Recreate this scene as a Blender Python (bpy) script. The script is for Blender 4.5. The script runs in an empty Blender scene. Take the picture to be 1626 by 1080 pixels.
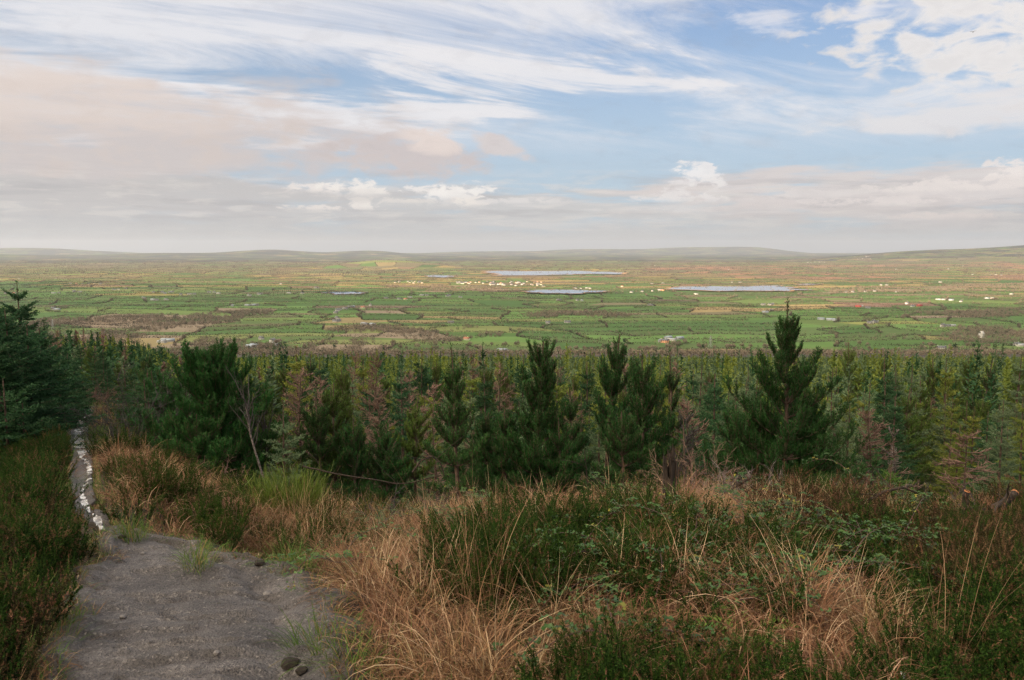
import bpy, math, numpy as np
from mathutils import Vector
C = bpy.context.scene
COL = C.collection
R = math.radians
rng = np.random.default_rng(7)

# ------------------------------------------------------------------ camera
EYE, PITCH, FPX = 1.7, R(6.5), 1626*28/36
cam = bpy.data.cameras.new('camera'); cam.lens = 28; cam.sensor_width = 36
cam.clip_start = 0.05; cam.clip_end = 120000
camo = bpy.data.objects.new('camera', cam); COL.objects.link(camo)
camo.location = (0, 0, EYE); camo.rotation_euler = (R(90)-PITCH, 0, 0)
C.camera = camo
# ------------------------------------------------------------------ exposure / render
C.view_settings.view_transform = 'Standard'; C.view_settings.look = 'None'
C.view_settings.exposure = 1.375; C.view_settings.gamma = 1.0
C.render.engine = 'CYCLES'
C.cycles.use_denoising = True; C.cycles.denoiser = 'OPENIMAGEDENOISE'; C.cycles.denoising_prefilter = 'NONE'; C.cycles.denoising_input_passes = 'RGB_ALBEDO_NORMAL'
C.cycles.max_bounces = 6; C.cycles.diffuse_bounces = 3; C.cycles.glossy_bounces = 2
C.cycles.transmission_bounces = 3; C.cycles.volume_bounces = 0; C.cycles.transparent_max_bounces = 4
C.cycles.caustics_reflective = False; C.cycles.caustics_refractive = False
# ------------------------------------------------------------------ sun
SUN_EL, SUN_AZ = R(10), R(28)          # low sun behind the camera, to its left
travel = Vector((math.sin(SUN_AZ)*math.cos(SUN_EL), math.cos(SUN_AZ)*math.cos(SUN_EL), -math.sin(SUN_EL)))
sl = bpy.data.lights.new('sun', 'SUN'); sl.energy = 5.0; sl.angle = R(0.5); sl.color = (1, .76, .52)
so = bpy.data.objects.new('sun', sl); COL.objects.link(so)
so.rotation_euler = travel.to_track_quat('-Z', 'Y').to_euler(); so.location = (0, 0, 500)

# ------------------------------------------------------------------ node helpers
class NT:
    def __init__(s, tree): s.t = tree; s.n = tree.nodes; s.l = tree.links
    def new(s, typ, **kw):
        nd = s.n.new(typ)
        for k, v in kw.items(): setattr(nd, k, v)
        return nd
    def put(s, sock, v):
        if hasattr(v, 'node'): s.l.new(v, sock)
        elif v is not None:
            try: sock.default_value = v
            except Exception: sock.default_value = (*v, 1) if len(v) == 3 else v
    def m(s, op, a, b=None, c=None, clamp=False):
        nd = s.new('ShaderNodeMath', operation=op, use_clamp=clamp)
        s.put(nd.inputs[0], a)
        if b is not None: s.put(nd.inputs[1], b)
        if c is not None: s.put(nd.inputs[2], c)
        return nd.outputs[0]
    def ss(s, lo, hi, v):
        nd = s.new('ShaderNodeMapRange', interpolation_type='SMOOTHSTEP')
        s.put(nd.inputs['Value'], v); s.put(nd.inputs['From Min'], lo); s.put(nd.inputs['From Max'], hi)
        return nd.outputs[0]
    def noise(s, vec, scale, detail=4, rough=.5, dist=0, lac=2.0):
        nd = s.new('ShaderNodeTexNoise')
        if vec is not None: s.put(nd.inputs['Vector'], vec)
        nd.inputs['Scale'].default_value = scale; nd.inputs['Detail'].default_value = detail
        nd.inputs['Roughness'].default_value = rough; nd.inputs['Distortion'].default_value = dist
        nd.inputs['Lacunarity'].default_value = lac
        return nd.outputs['Fac']
    def mix(s, f, a, b, blend='MIX'):
        nd = s.new('ShaderNodeMix', data_type='RGBA', blend_type=blend)
        s.put(nd.inputs[0], f); s.put(nd.inputs[6], a); s.put(nd.inputs[7], b)
        return nd.outputs[2]
    def xyz(s, x, y, z):
        nd = s.new('ShaderNodeCombineXYZ')
        s.put(nd.inputs[0], x); s.put(nd.inputs[1], y); s.put(nd.inputs[2], z)
        return nd.outputs[0]

# ------------------------------------------------------------------ sky
W = bpy.data.worlds.new('World'); C.world = W; W.use_nodes = True
t = NT(W.node_tree); t.n.clear()
sky = t.new('ShaderNodeTexSky', sky_type='NISHITA', sun_disc=False)
sky.sun_elevation = R(24); sky.sun_elevation = SUN_EL; sky.sun_rotation = math.pi + SUN_AZ
sky.altitude = 250; sky.air_density = 1.0; sky.dust_density = 1.2; sky.ozone_density = 1.5
tc = t.new('ShaderNodeTexCoord'); sep = t.new('ShaderNodeSeparateXYZ'); t.l.new(tc.outputs['Generated'], sep.inputs[0])
X, Y, Z = sep.outputs
AZ = t.m('ARCTAN2', X, Y); EL = t.m('ARCSINE', Z)
def K(r, g, b, k=5.5):   # an sRGB colour of the photograph -> scene radiance
    f = lambda v: ((v/255+.055)/1.055)**2.4 if v > 10 else v/255/12.92
    return (f(r)*k, f(g)*k, f(b)*k, 1)
# two cloud coordinate sets: a flat high layer (streaks run away in perspective) and az/el
h = t.m('ADD', t.m('MAXIMUM', Z, 0.0), .10)
QX = t.m('DIVIDE', X, h); QY = t.m('DIVIDE', Y, h)
ca, sa = math.cos(R(64)), math.sin(R(64))
U = t.m('ADD', t.m('MULTIPLY', QX, ca), t.m('MULTIPLY', QY, -sa)); V = t.m('ADD', t.m('MULTIPLY', QX, sa), t.m('MULTIPLY', QY, ca))
cirP = t.xyz(t.m('MULTIPLY', V, .55), t.m('MULTIPLY', U, 1.5), 3.1)
n_c1 = t.m('MULTIPLY_ADD', t.noise(cirP, 1.15, 9, .64, .7), 1.9, -.45)
n_c2 = t.noise(t.xyz(t.m('MULTIPLY', QX, .5), t.m('MULTIPLY', QY, 1.3), 7.7), .5, 4, .5, .4)
aeP = t.xyz(AZ, t.m('MULTIPLY', EL, 2.2), 0.0)
n_f = t.noise(aeP, 24, 9, .56, .35)
n_m = t.noise(t.xyz(AZ, t.m('MULTIPLY', EL, 4.5), 1.7), 9.0, 9, .55, .3)
n_b = t.noise(t.xyz(AZ, t.m('MULTIPLY', EL, 7.5), 5.2), 8.0, 9, .55, .2)
def pxA(px): return math.atan((px-813)/FPX)
def pxE(py): return math.atan((396-py)/FPX)
def blob(px, py, rx, ry, n, k, lo, hi, tilt=0.0):
    a = t.m('SUBTRACT', AZ, pxA(px)); e = t.m('SUBTRACT', EL, pxE(py))
    if tilt:
        e = t.m('ADD', e, t.m('MULTIPLY', a, tilt))
    q = t.m('ADD', t.m('POWER', t.m('MULTIPLY', a, FPX/rx), 2), t.m('POWER', t.m('MULTIPLY', e, FPX/ry), 2))
    v = t.m('ADD', t.m('SUBTRACT', 1.0, q), t.m('MULTIPLY', t.m('SUBTRACT', n, .5), k*2.1))
    return t.ss(lo, hi, v)
skyc = t.mix(1.0, sky.outputs[0], (.58, .62, .80, 1), 'MULTIPLY')
SKYGAIN = skyc.node
# pale blue sky between the clouds, brighter towards the horizon
col = t.mix(t.m('MULTIPLY', t.ss(.38, .06, EL), .80), skyc, K(186, 206, 224))
# cirrus, thick on the upper left, thinner to the right
wid = t.m('ADD', t.m('MULTIPLY', t.ss(.75, -.55, AZ), .30), t.m('MULTIPLY', t.m('SUBTRACT', n_c2, .5), .55))
cir = t.ss(.42, .95, t.m('ADD', n_c1, wid))
cir = t.m('MULTIPLY', cir, t.ss(.10, .17, EL))
cir = t.m('MULTIPLY', cir, .92)
col = t.mix(cir, col, K(236, 235, 238))
def lay(mask, c, k=1.0):
    global col
    col = t.mix(t.m('MULTIPLY', mask, k), col, c)
n_s = n_c1
# right-hand white clouds
lay(blob(1580, 110, 230, 95, n_f, 3.2, -.3, 1.1, .18), K(238, 234, 232), .95)
lay(blob(1700, 210, 320, 34, n_m, 3.0, -.2, 1.0), K(232, 228, 228), .8)
lay(blob(1240, 70, 170, 22, n_m, 3.5, 0, 1.2, .12), K(232, 232, 238), .75)
lay(blob(620, 165, 420, 50, n_s, 4.0, -.1, 1.3, -.10), K(238, 236, 238), .8)
# pink-grey stratus sheet on the left
lay(blob(20, 262, 540, 118, n_m, 1.5, -.25, .9, -.05), K(211, 200, 196), .9)
lay(t.m('MULTIPLY', blob(20, 250, 560, 110, n_m, 1.0, -.2, .6), t.ss(.46, .66, n_f)), K(226, 210, 200), .5)
lay(blob(-40, 190, 360, 50, n_m, 1.5, -.35, 1.0), K(232, 217, 208), .7)
# pink cumulus in the middle
lay(blob(655, 252, 125, 40, n_f, 1.7, -.2, .8, .08), K(210, 198, 195), .9)
lay(blob(690, 230, 60, 22, n_f, 1.7, -.1, .9, .10), K(233, 219, 212), .9)
lay(blob(790, 236, 52, 19, n_f, 1.7, -.2, .8, .35), K(222, 209, 204), .8)
lay(blob(505, 262, 46, 24, n_f, 1.7, -.3, .9), K(210, 199, 196), .7)
# low grey bank along the horizon, layered
n_l = t.noise(t.xyz(t.m('MULTIPLY', AZ, 1.0), t.m('MULTIPLY', EL, 11), 9.2), 7.0, 10, .6, .5)
n_l2 = t.noise(t.xyz(t.m('MULTIPLY', AZ, 1.0), t.m('MULTIPLY', EL, 6), 2.2), 19.0, 8, .6, .4)
lay(blob(330, 345, 900, 48, n_b, 2.4, -.25, .8), K(198, 195, 194), .92)
lay(blob(1000, 350, 620, 36, n_b, 2.6, -.2, .8), K(203, 203, 203), .9)
lay(blob(1500, 315, 420, 42, n_b, 2.6, -.2, .8), K(220, 211, 208), .92)
lay(blob(1600, 352, 460, 22, n_b, 2.6, -.1, .9), K(206, 199, 197), .85)
bank = t.m('MULTIPLY', t.ss(.115, .06, EL), t.ss(.002, .03, EL))
lay(t.m('MULTIPLY', bank, t.ss(.50, .66, n_l)), K(178, 176, 178), .55)
lay(t.m('MULTIPLY', bank, t.ss(.50, .66, n_l2)), K(226, 220, 214), .55)
lay(t.m('MULTIPLY', t.m('MULTIPLY', bank, t.ss(.47, .36, n_l)), t.ss(-.2, .1, AZ)), K(226, 222, 220), .6)
# bright cumulus tops standing out of it
n_p = t.m('ADD', t.m('MULTIPLY', n_f, .55), t.m('MULTIPLY', t.noise(aeP, 62, 8, .62, .4), .45))
def puff(px, py, rx, ry, c, tilt=0.0, k=.92):
    base = t.ss(pxE(py+ry*.75), pxE(py-ry*.1), EL)      # the underside melts into the bank
    lay(t.m('MULTIPLY', blob(px, py, rx*1.1, ry*1.15, n_p, 4.2, .0, .9, tilt), t.m('MULTIPLY_ADD', base, .8, .2)), c, k)
puff(520, 306, 60, 9, K(240, 232, 226)); puff(565, 303, 48, 12, K(246, 240, 234)); puff(600, 309, 30, 7, K(240, 234, 228))
puff(585, 331, 34, 9, K(242, 235, 228)); puff(510, 334, 60, 5, K(236, 228, 222)); puff(680, 306, 45, 9, K(242, 237, 233)); puff(722, 312, 55, 17, K(250, 245, 240), -.15); puff(750, 324, 26, 9, K(244, 236, 228))
puff(1098, 287, 40, 20, K(244, 241, 240)); puff(1120, 300, 30, 12, K(238, 234, 232)); puff(1080, 318, 70, 12, K(234, 229, 227)); puff(820, 322, 70, 7, K(226, 222, 220)); puff(640, 322, 60, 6, K(228, 222, 216))
puff(1600, 297, 45, 20, K(242, 233, 228)); puff(1520, 312, 110, 13, K(236, 227, 222)); puff(1400, 330, 110, 9, K(230, 221, 217)); puff(1270, 318, 90, 9, K(226, 219, 216)); puff(1505, 352, 50, 7, K(228, 216, 210)); puff(1440, 350, 28, 6, K(228, 216, 210))
# thin veil at the horizon
lay(t.ss(.05, .004, EL), K(187, 188, 189), .8)
lay(t.ss(.50, .68, n_f), K(150, 150, 158), .10)
# the unseen rest of the dome: cloud overhead and behind brightened as added fill
lay(t.m('MULTIPLY', t.ss(.36, .75, EL), t.m('MULTIPLY_ADD', n_c2, .6, .55, clamp=True)), K(236, 238, 242, 5.2))
lay(t.m('MULTIPLY', t.ss(.15, -.5, Y), t.ss(.0, .12, EL)), K(250, 240, 226, 9.0), .85)
# added glow high behind the left shoulder, unseen fill that brightens the foreground
gd = t.m('ADD', t.m('ADD', t.m('MULTIPLY', X, -.70), t.m('MULTIPLY', Y, -.40)), t.m('MULTIPLY', Z, .59))
lay(t.m('MULTIPLY', t.ss(.62, .96, gd), t.m('MULTIPLY_ADD', n_c2, .5, .6, clamp=True)), K(255, 238, 210, 42.0))
bg = t.new('ShaderNodeBackground'); t.l.new(col, bg.inputs['Color']); bg.inputs['Strength'].default_value = .07
wo = t.new('ShaderNodeOutputWorld'); t.l.new(bg.outputs[0], wo.inputs['Surface'])

# ------------------------------------------------------------------ object helpers
def tag(o, label=None, cat=None, group=None, kind=None):
    if label: o['label'] = label
    if cat: o['category'] = cat
    if group: o['group'] = group
    if kind: o['kind'] = kind
    return o
def empty(name, loc, rz=0, scale=1.0):
    o = bpy.data.objects.new(name, None); COL.objects.link(o); o.empty_display_size = .2
    o.location = loc; o.rotation_euler = (0, 0, rz); o.scale = (scale,)*3
    return o
def link(name, me, parent=None, loc=None, rz=0, scale=None):
    o = bpy.data.objects.new(name, me); COL.objects.link(o)
    if parent is not None: o.parent = parent
    if loc is not None: o.location = loc
    if rz: o.rotation_euler = (0, 0, rz)
    if scale is not None: o.scale = scale if hasattr(scale, '__len__') else (scale,)*3
    return o
def copy_tree(o, loc, rz, scale, parent=None):
    c = o.copy(); COL.objects.link(c)
    if parent is not None: c.parent = parent
    else: c.location = loc; c.rotation_euler = rz if hasattr(rz, '__len__') else (0, 0, rz); c.scale = scale if hasattr(scale, '__len__') else (scale,)*3
    for ch in list(o.children): copy_tree(ch, None, None, None, c)
    return c

class G:
    """collects quads (vertex arrays, index arrays, a tint per vertex) and builds one mesh"""
    def __init__(s): s.v = []; s.f = []; s.t = []; s.mi = []; s.n = 0
    def raw(s, v, f, tint=0.5, mi=0):
        v = np.asarray(v, float).reshape(-1, 3); f = np.asarray(f, np.int64).reshape(-1, 4)
        s.v.append(v); s.f.append(f+s.n); s.n += len(v)
        s.t.append(np.broadcast_to(np.asarray(tint, float), (len(v),)).copy()); s.mi.append(np.full(len(f), mi))
    def quads(s, P, tint=.5, mi=0):          # P (n,4,3)
        n = len(P)
        if n == 0: return
        tt = np.repeat(np.broadcast_to(np.asarray(tint, float), (n,)), 4)
        s.raw(P.reshape(-1, 3), np.arange(n*4).reshape(n, 4), tt, mi)
    def ribbon(s, Cn, Wd, S, tint=.5, mi=0): # Cn (n,k,3) Wd (n,k) S (n,3)
        n, k, _ = Cn.shape
        a = Cn-S[:, None]*Wd[..., None]*.5; b = Cn+S[:, None]*Wd[..., None]*.5
        v = np.stack([a, b], 2).reshape(n, k*2, 3)
        i = np.arange(k-1)*2; f = np.stack([i, i+1, i+3, i+2], 1)
        f = f[None]+(np.arange(n)*k*2)[:, None, None]
        tt = np.repeat(np.broadcast_to(np.asarray(tint, float), (n,)), k*2)
        s.raw(v, f, tt, mi)
    def tube(s, Cn, Rd, sides=5, tint=.5, mi=0):
        n, k, _ = Cn.shape
        T = np.gradient(Cn, axis=1); T /= np.linalg.norm(T, axis=2, keepdims=True)+1e-9
        m = T.mean(1); ref = np.where(np.abs(m[:, 2:3]) > .8, [[1., 0, 0]], [[0, 0, 1.]])
        A = np.cross(T, ref[:, None]); A /= np.linalg.norm(A, axis=2, keepdims=True)+1e-9
        B = np.cross(T, A)
        th = np.arange(sides)*2*np.pi/sides
        v = Cn[:, :, None]+Rd[:, :, None, None]*(A[:, :, None]*np.cos(th)[:, None]+B[:, :, None]*np.sin(th)[:, None])
        v = v.reshape(n, k*sides, 3)
        j, q = np.meshgrid(np.arange(k-1), np.arange(sides), indexing='ij'); j = j.ravel(); q = q.ravel(); q2 = (q+1) % sides
        f = np.stack([j*sides+q, j*sides+q2, (j+1)*sides+q2, (j+1)*sides+q], 1)
        f = f[None]+(np.arange(n)*k*sides)[:, None, None]
        tt = np.repeat(np.broadcast_to(np.asarray(tint, float), (n,)), k*sides)
        s.raw(v, f, tt, mi)
    def leaf(s, P, D, N, L, Wd, tint=.5, mi=0):   # rhombic blades at P along D, facing N
        S = np.cross(D, N); S /= np.linalg.norm(S, axis=1, keepdims=True)+1e-9
        L = np.broadcast_to(np.asarray(L, float), (len(P),))[:, None]; Wd = np.broadcast_to(np.asarray(Wd, float), (len(P),))[:, None]
        q = np.stack([P, P+D*L*.45+S*Wd*.5, P+D*L, P+D*L*.45-S*Wd*.5], 1)
        s.quads(q, tint, mi)
    def box(s, c, h, rz=0, tint=.5, mi=0):
        x, y, z = h
        v = np.array([[-x,-y,-z],[x,-y,-z],[x,y,-z],[-x,y,-z],[-x,-y,z],[x,-y,z],[x,y,z],[-x,y,z]], float)
        cr, sr = math.cos(rz), math.sin(rz); v = np.stack([v[:, 0]*cr-v[:, 1]*sr, v[:, 0]*sr+v[:, 1]*cr, v[:, 2]], 1)+np.array(c)
        s.raw(v, [[0,3,2,1],[4,5,6,7],[0,1,5,4],[1,2,6,5],[2,3,7,6],[3,0,4,7]], tint, mi)
    def mesh(s, name, mats, smooth=False):
        v = np.concatenate(s.v).astype(np.float32); f = np.concatenate(s.f).astype(np.int32); tt = np.concatenate(s.t).astype(np.float32)
        me = bpy.data.meshes.new(name)
        me.vertices.add(len(v)); me.vertices.foreach_set('co', v.ravel())
        me.loops.add(len(f)*4); me.loops.foreach_set('vertex_index', f.ravel())
        me.polygons.add(len(f)); me.polygons.foreach_set('loop_start', np.arange(len(f), dtype=np.int32)*4)
        at = me.attributes.new('tint', 'FLOAT', 'POINT'); at.data.foreach_set('value', tt)
        if not isinstance(mats, (list, tuple)): mats = [mats]
        for mm in mats: me.materials.append(mm)
        if len(mats) > 1: me.polygons.foreach_set('material_index', np.concatenate(s.mi).astype(np.int32))
        if smooth: me.polygons.foreach_set('use_smooth', np.ones(len(f), bool))
        me.update(calc_edges=True); me.validate()
        return me

def unit(v): return v/(np.linalg.norm(v, axis=-1, keepdims=True)+1e-9)
def rnd_dirs(r, n):
    v = r.normal(size=(n, 3)); return unit(v)

# ------------------------------------------------------------------ materials
def mat_base(name):
    m = bpy.data.materials.new(name); m.use_nodes = True
    nt = NT(m.node_tree); nt.n.clear()
    out = nt.new('ShaderNodeOutputMaterial')
    return m, nt, out
def foliage(name, dark, light, third=None, rough=.55, spec=.3, trans=.25, vary=.25, tscale=1.0):
    """leaf material: tint attribute runs dark -> light (-> third), each copy varies a little"""
    m, nt, out = mat_base(name)
    at = nt.new('ShaderNodeAttribute', attribute_name='tint')
    c = nt.mix(nt.m('MULTIPLY', at.outputs['Fac'], 1.0 if third is None else 1.6, clamp=True), (*dark, 1), (*light, 1))
    if third is not None: c = nt.mix(nt.ss(.72, .86, at.outputs['Fac']), c, (*third, 1))
    oi = nt.new('ShaderNodeObjectInfo')
    hs = nt.new('ShaderNodeHueSaturation'); nt.l.new(c, hs.inputs['Color'])
    nt.put(hs.inputs['Value'], nt.m('MULTIPLY_ADD', oi.outputs['Random'], vary*2, 1-vary))
    nt.put(hs.inputs['Hue'], nt.m('MULTIPLY_ADD', nt.m('FRACT', nt.m('MULTIPLY', oi.outputs['Random'], 7.31)), .05*vary*2, .5-.025*vary*2))
    b = nt.new('ShaderNodeBsdfPrincipled'); nt.l.new(hs.outputs[0], b.inputs['Base Color'])
    b.inputs['Roughness'].default_value = rough; b.inputs['Specular IOR Level'].default_value = spec
    if trans > 0:
        tr = nt.new('ShaderNodeBsdfTranslucent'); nt.l.new(hs.outputs[0], tr.inputs['Color'])
        mx = nt.new('ShaderNodeMixShader'); mx.inputs[0].default_value = trans
        nt.l.new(b.outputs[0], mx.inputs[1]); nt.l.new(tr.outputs[0], mx.inputs[2]); nt.l.new(mx.outputs[0], out.inputs[0])
    else: nt.l.new(b.outputs[0], out.inputs[0])
    return m
def plain(name, c1, c2, scale=6, rough=.8, bump=0, spec=.3, detail=6, stretch=None):
    m, nt, out = mat_base(name)
    tcn = nt.new('ShaderNodeTexCoord'); vec = tcn.outputs['Object']
    if stretch:
        mp = nt.new('ShaderNodeMapping'); nt.l.new(vec, mp.inputs[0]); mp.inputs['Scale'].default_value = stretch; vec = mp.outputs[0]
    n = nt.noise(vec, scale, detail, .6)
    c = nt.mix(nt.ss(.3, .7, n), (*c1, 1), (*c2, 1))
    b = nt.new('ShaderNodeBsdfPrincipled'); nt.l.new(c, b.inputs['Base Color'])
    b.inputs['Roughness'].default_value = rough; b.inputs['Specular IOR Level'].default_value = spec
    if bump:
        bp = nt.new('ShaderNodeBump'); bp.inputs['Strength'].default_value = bump; bp.inputs['Distance'].default_value = .02
        nt.l.new(n, bp.inputs['Height']); nt.l.new(bp.outputs[0], b.inputs['Normal'])
    nt.l.new(b.outputs[0], out.inputs[0])
    return m
M = {}
M['spruce'] = foliage('spruce_needles', (.008, .034, .015), (.046, .105, .040), None, .6, .10, .15, .25)
M['spruce_olive'] = foliage('olive_needles', (.055, .090, .014), (.225, .245, .048), None, .6, .12, .25, .25)
M['spruce_grey'] = foliage('grey_needles', (.040, .080, .040), (.175, .230, .115), None, .6, .12, .2, .25)
M['pine'] = foliage('pine_needles', (.005, .032, .012), (.042, .120, .026), None, .55, .15, .12, .2)
M['pine_tip'] = foliage('pine_shoots', (.018, .058, .010), (.100, .165, .026), None, .55, .15, .15, .2)
M['dead'] = foliage('dead_larch_twigs', (.10, .064, .050), (.235, .150, .118), None, .9, .1, 0, .2)
M['greytwig'] = foliage('grey_twigs', (.07, .055, .05), (.22, .18, .17), None, .9, .1, 0, .15)
M['darktwig'] = foliage('dark_twigs', (.015, .013, .013), (.06, .05, .048), None, .7, .3, 0, .15)
M['bark'] = plain('conifer_bark', (.055, .038, .030), (.13, .085, .065), 14, .95, .5)
M['birchbark'] = plain('birch_bark', (.05, .04, .036), (.22, .19, .17), 22, .8, .3, stretch=(1, 1, 3))
M['heather'] = foliage('heather_leaves', (.006, .018, .003), (.054, .102, .015), (.15, .075, .042), .7, .1, .1, .35)
M['heather_brown'] = foliage('brown_heather', (.014, .012, .006), (.075, .058, .024), (.17, .085, .05), .7, .1, .1, .3)
M['drygrass'] = foliage('dead_grass_blades', (.060, .030, .014), (.27, .155, .078), (.48, .36, .22), .65, .15, .25, .3)
M['stalk'] = foliage('grass_stalks', (.20, .11, .05), (.42, .27, .15), None, .6, .3, .2, .2)
M['greengrass'] = foliage('green_grass_blades', (.030, .060, .010), (.10, .17, .030), (.22, .15, .06), .6, .15, .3, .25)
M['bramble'] = foliage('bramble_leaves', (.018, .046, .012), (.054, .112, .020), (.20, .17, .02), .42, .4, .2, .2)
M['cane'] = foliage('bramble_canes', (.04, .025, .02), (.12, .06, .05), None, .5, .4, 0, .2)
M['broom'] = foliage('broom_shoots', (.050, .085, .012), (.15, .20, .030), None, .5, .35, .2, .1)
M['bracken'] = foliage('dead_bracken', (.10, .045, .022), (.26, .13, .065), None, .8, .2, .25, .2)
M['fern'] = foliage('fern_fronds', (.05, .10, .015), (.14, .22, .03), None, .45, .4, .3, .2)
M['wood'] = foliage('bare_crowns', (.13, .105, .078), (.28, .225, .170), None, .95, .05, .2, .25)
M['evergreen'] = foliage('evergreen_crowns', (.020, .035, .018), (.05, .075, .032), None, .9, .05, .1, .25)
M['hedge'] = foliage('hedge_leaves', (.026, .024, .017), (.100, .080, .060), None, .95, .05, .1, .25)
M['stump'] = plain('charred_wood', (.012, .010, .009), (.060, .042, .032), 30, .95, .8, stretch=(1, 1, .12))
M['cutwood'] = plain('cut_wood', (.36, .14, .055), (.46, .21, .10), 30, .8)
M['stone'] = plain('path_stone', (.07, .062, .06), (.20, .18, .17), 30, .55, .3, .5)

# ------------------------------------------------------------------ terrain
def hsh(ix, iy, s):
    v = np.sin(ix*127.1+iy*311.7+s*74.7)*43758.5453
    return v-np.floor(v)
def vnoise(x, y, s=0):
    ix = np.floor(x); iy = np.floor(y); fx = x-ix; fy = y-iy
    fx = fx*fx*(3-2*fx); fy = fy*fy*(3-2*fy)
    a = hsh(ix, iy, s); b = hsh(ix+1, iy, s); c = hsh(ix, iy+1, s); d = hsh(ix+1, iy+1, s)
    return (a*(1-fx)+b*fx)*(1-fy)+(c*(1-fx)+d*fx)*fy
def fbm(x, y, s=0, o=4):
    v = 0; a = .5
    for i in range(o):
        v = v+a*vnoise(x*2**i, y*2**i, s+i*3.3); a *= .5
    return v/(1-.5**o)
def sst(lo, hi, v):
    q = np.clip((v-lo)/(hi-lo), 0, 1); return q*q*(3-2*q)
def ray(px, py):
    cx = (px-813)/FPX; cy = -(py-540)/FPX
    return np.array([cx, math.cos(PITCH)+cy*math.sin(PITCH), -math.sin(PITCH)+cy*math.cos(PITCH)])
PSL = .12
def on_path(px, py):
    d = ray(px, py); q = EYE/(-d[2]-PSL*d[1]); return d[0]*q, d[1]*q
LE = [(20,1190),(55,1120),(80,1075),(100,1040),(132,1000),(135,930),(160,905),(176,890),(172,870),(158,850),(134,830),(118,800),(111,760),(116,720),(106,690),(116,665),(116,648)]
RE = [(640,1190),(580,1120),(560,1075),(532,1040),(530,1000),(520,960),(484,920),(450,900),(400,886),(330,872),(245,857),(200,845),(168,830),(152,810),(146,780),(146,750),(144,720),(137,690),(141,670),(146,655),(140,648)]
le = sorted([on_path(*p)[::-1] for p in LE]); re_ = sorted([on_path(*p)[::-1] for p in RE])
ley = np.array([-3.]+[p[0] for p in le]+[24., 30.]); lex = np.array([le[0][1]+.1]+[p[1] for p in le]+[le[-1][1]-.1, le[-1][1]+1.2])
rey = np.array([-3.]+[p[0] for p in re_]+[24., 30.]); rex = np.array([re_[0][1]+.2]+[p[1] for p in re_]+[re_[-1][1]-.1, re_[-1][1]+1.2])
def XL(y): return np.interp(y, ley, lex)
def XR(y): return np.interp(y, rey, rex)
def XP(y): return np.where(y < 30, (XL(y)+XR(y))/2, XL(30.)-.54*(y-30))
VAL = -190.0
def smax(a, b, k): return np.maximum(a, b)+k*np.log1p(np.exp(-np.abs(a-b)/k))
def ground_z(x, y, detail=True):
    x = np.asarray(x, float); y = np.asarray(y, float)
    zF = -4.15-.126*y
    zL = np.where(y < 21, -PSL*y, -PSL*21-.2*(y-21))
    zR = np.where(y < 9.2, -PSL*y, -PSL*9.2-.39*(y-9.2))
    zL = np.where(y > -3, smax(zL, zF, .4), zL); zR = np.where(y > -3, smax(zR, zF, .4), zR)
    xp = XP(y)
    w = sst(.9, 4.5, x-xp)*sst(6, 10, y)
    z = zL*(1-w)+zR*w
    dl = XL(y)-x; dr = x-XR(y)
    off = np.maximum(dl, dr)
    z = z+.08*sst(.05, 1.2, dl)*sst(40, 16, y)+.03*sst(.05, 1.2, dr)*sst(12, 8, y)-.42*sst(3.5, 8.5, y)*sst(.1, 1.8, dr)-.55*sst(4.5, 10.5, y)*sst(.25, 1.8, dl)*sst(30, 16, y)
    z = z+.25*np.exp(-((x-1.2)/2.0)**2-((y-7.2)/1.9)**2)+.04*np.exp(-((x-4.6)/2.0)**2-((y-7.0)/1.6)**2)
    z = z-.26*np.exp(-((x+1.7)/1.0)**2-((y-8.6)/2.0)**2)
    z = z-.035*sst(-.02, -.10, off)
    if detail:
        k = sst(0, .5, off)
        z = z+k*(.34*(fbm(x*.8, y*.8, 3)-.5)+.16*(fbm(x*2.3, y*2.3, 6, 2)-.5)*sst(16, 10, y)+np.clip(y-20, 0, 60)/60*2.2*(fbm(x*.06, y*.06, 9)-.5))
    return z
def hit(px, py, tmax=60):
    d = ray(px, py); q = np.geomspace(1.5, tmax, 500)
    P = np.array([0, 0, EYE])+q[:, None]*d
    below = np.where(P[:, 2] < ground_z(P[:, 0], P[:, 1]))[0]
    i = below[0] if len(below) else len(q)-1
    return float(P[i, 0]), float(P[i, 1])
def at_depth(px, y): return (px-813)/FPX*y/ray(px, 540)[1]*1.0 if False else (px-813)/FPX*y*1.0
def proj(x, y, z):
    f = y*math.cos(PITCH)-(z-EYE)*math.sin(PITCH); u = y*math.sin(PITCH)+(z-EYE)*math.cos(PITCH)
    return 813+FPX*x/f, 540-FPX*u/f
def hills_z(x, y):
    r = np.hypot(x, y); az = x/np.maximum(y, 1)
    def bump(c, w_, r0, wr, hgt): return hgt*.86*np.exp(-((az-c)/w_)**2-((r-r0)/wr)**2)
    def P(px): return (px-813)/FPX
    z = VAL+0*x
    z = z+bump(P(1720), .17, 17000, 4500, 350)+bump(P(1440), .10, 15500, 3000, 120)
    z = z+bump(P(40), .12, 34000, 3000, 270)+bump(P(440), .07, 23000, 2500, 160)+bump(P(590), .05, 24500, 2500, 170)
    z = z+bump(P(300), .12, 22000, 2200, 110)+bump(P(-60), .12, 21000, 2200, 120)
    z = z+bump(P(1100), .07, 36000, 3000, 290)+bump(P(940), .09, 34000, 3000, 210)+bump(P(1200), .05, 37000, 3000, 240)+bump(P(770), .08, 31000, 2500, 110)
    z = z+sst(11000, 16000, r)*(70*(fbm(x/2600, y/2600, 21)-.45))
    z = z+80*np.exp(-((x+1300)/650)**2-((y-8300)/430)**2)
    z = z+sst(2000, 3500, r)*sst(15000, 11000, r)*7*(fbm(x/900, y/900, 31)-.5)
    return z
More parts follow.
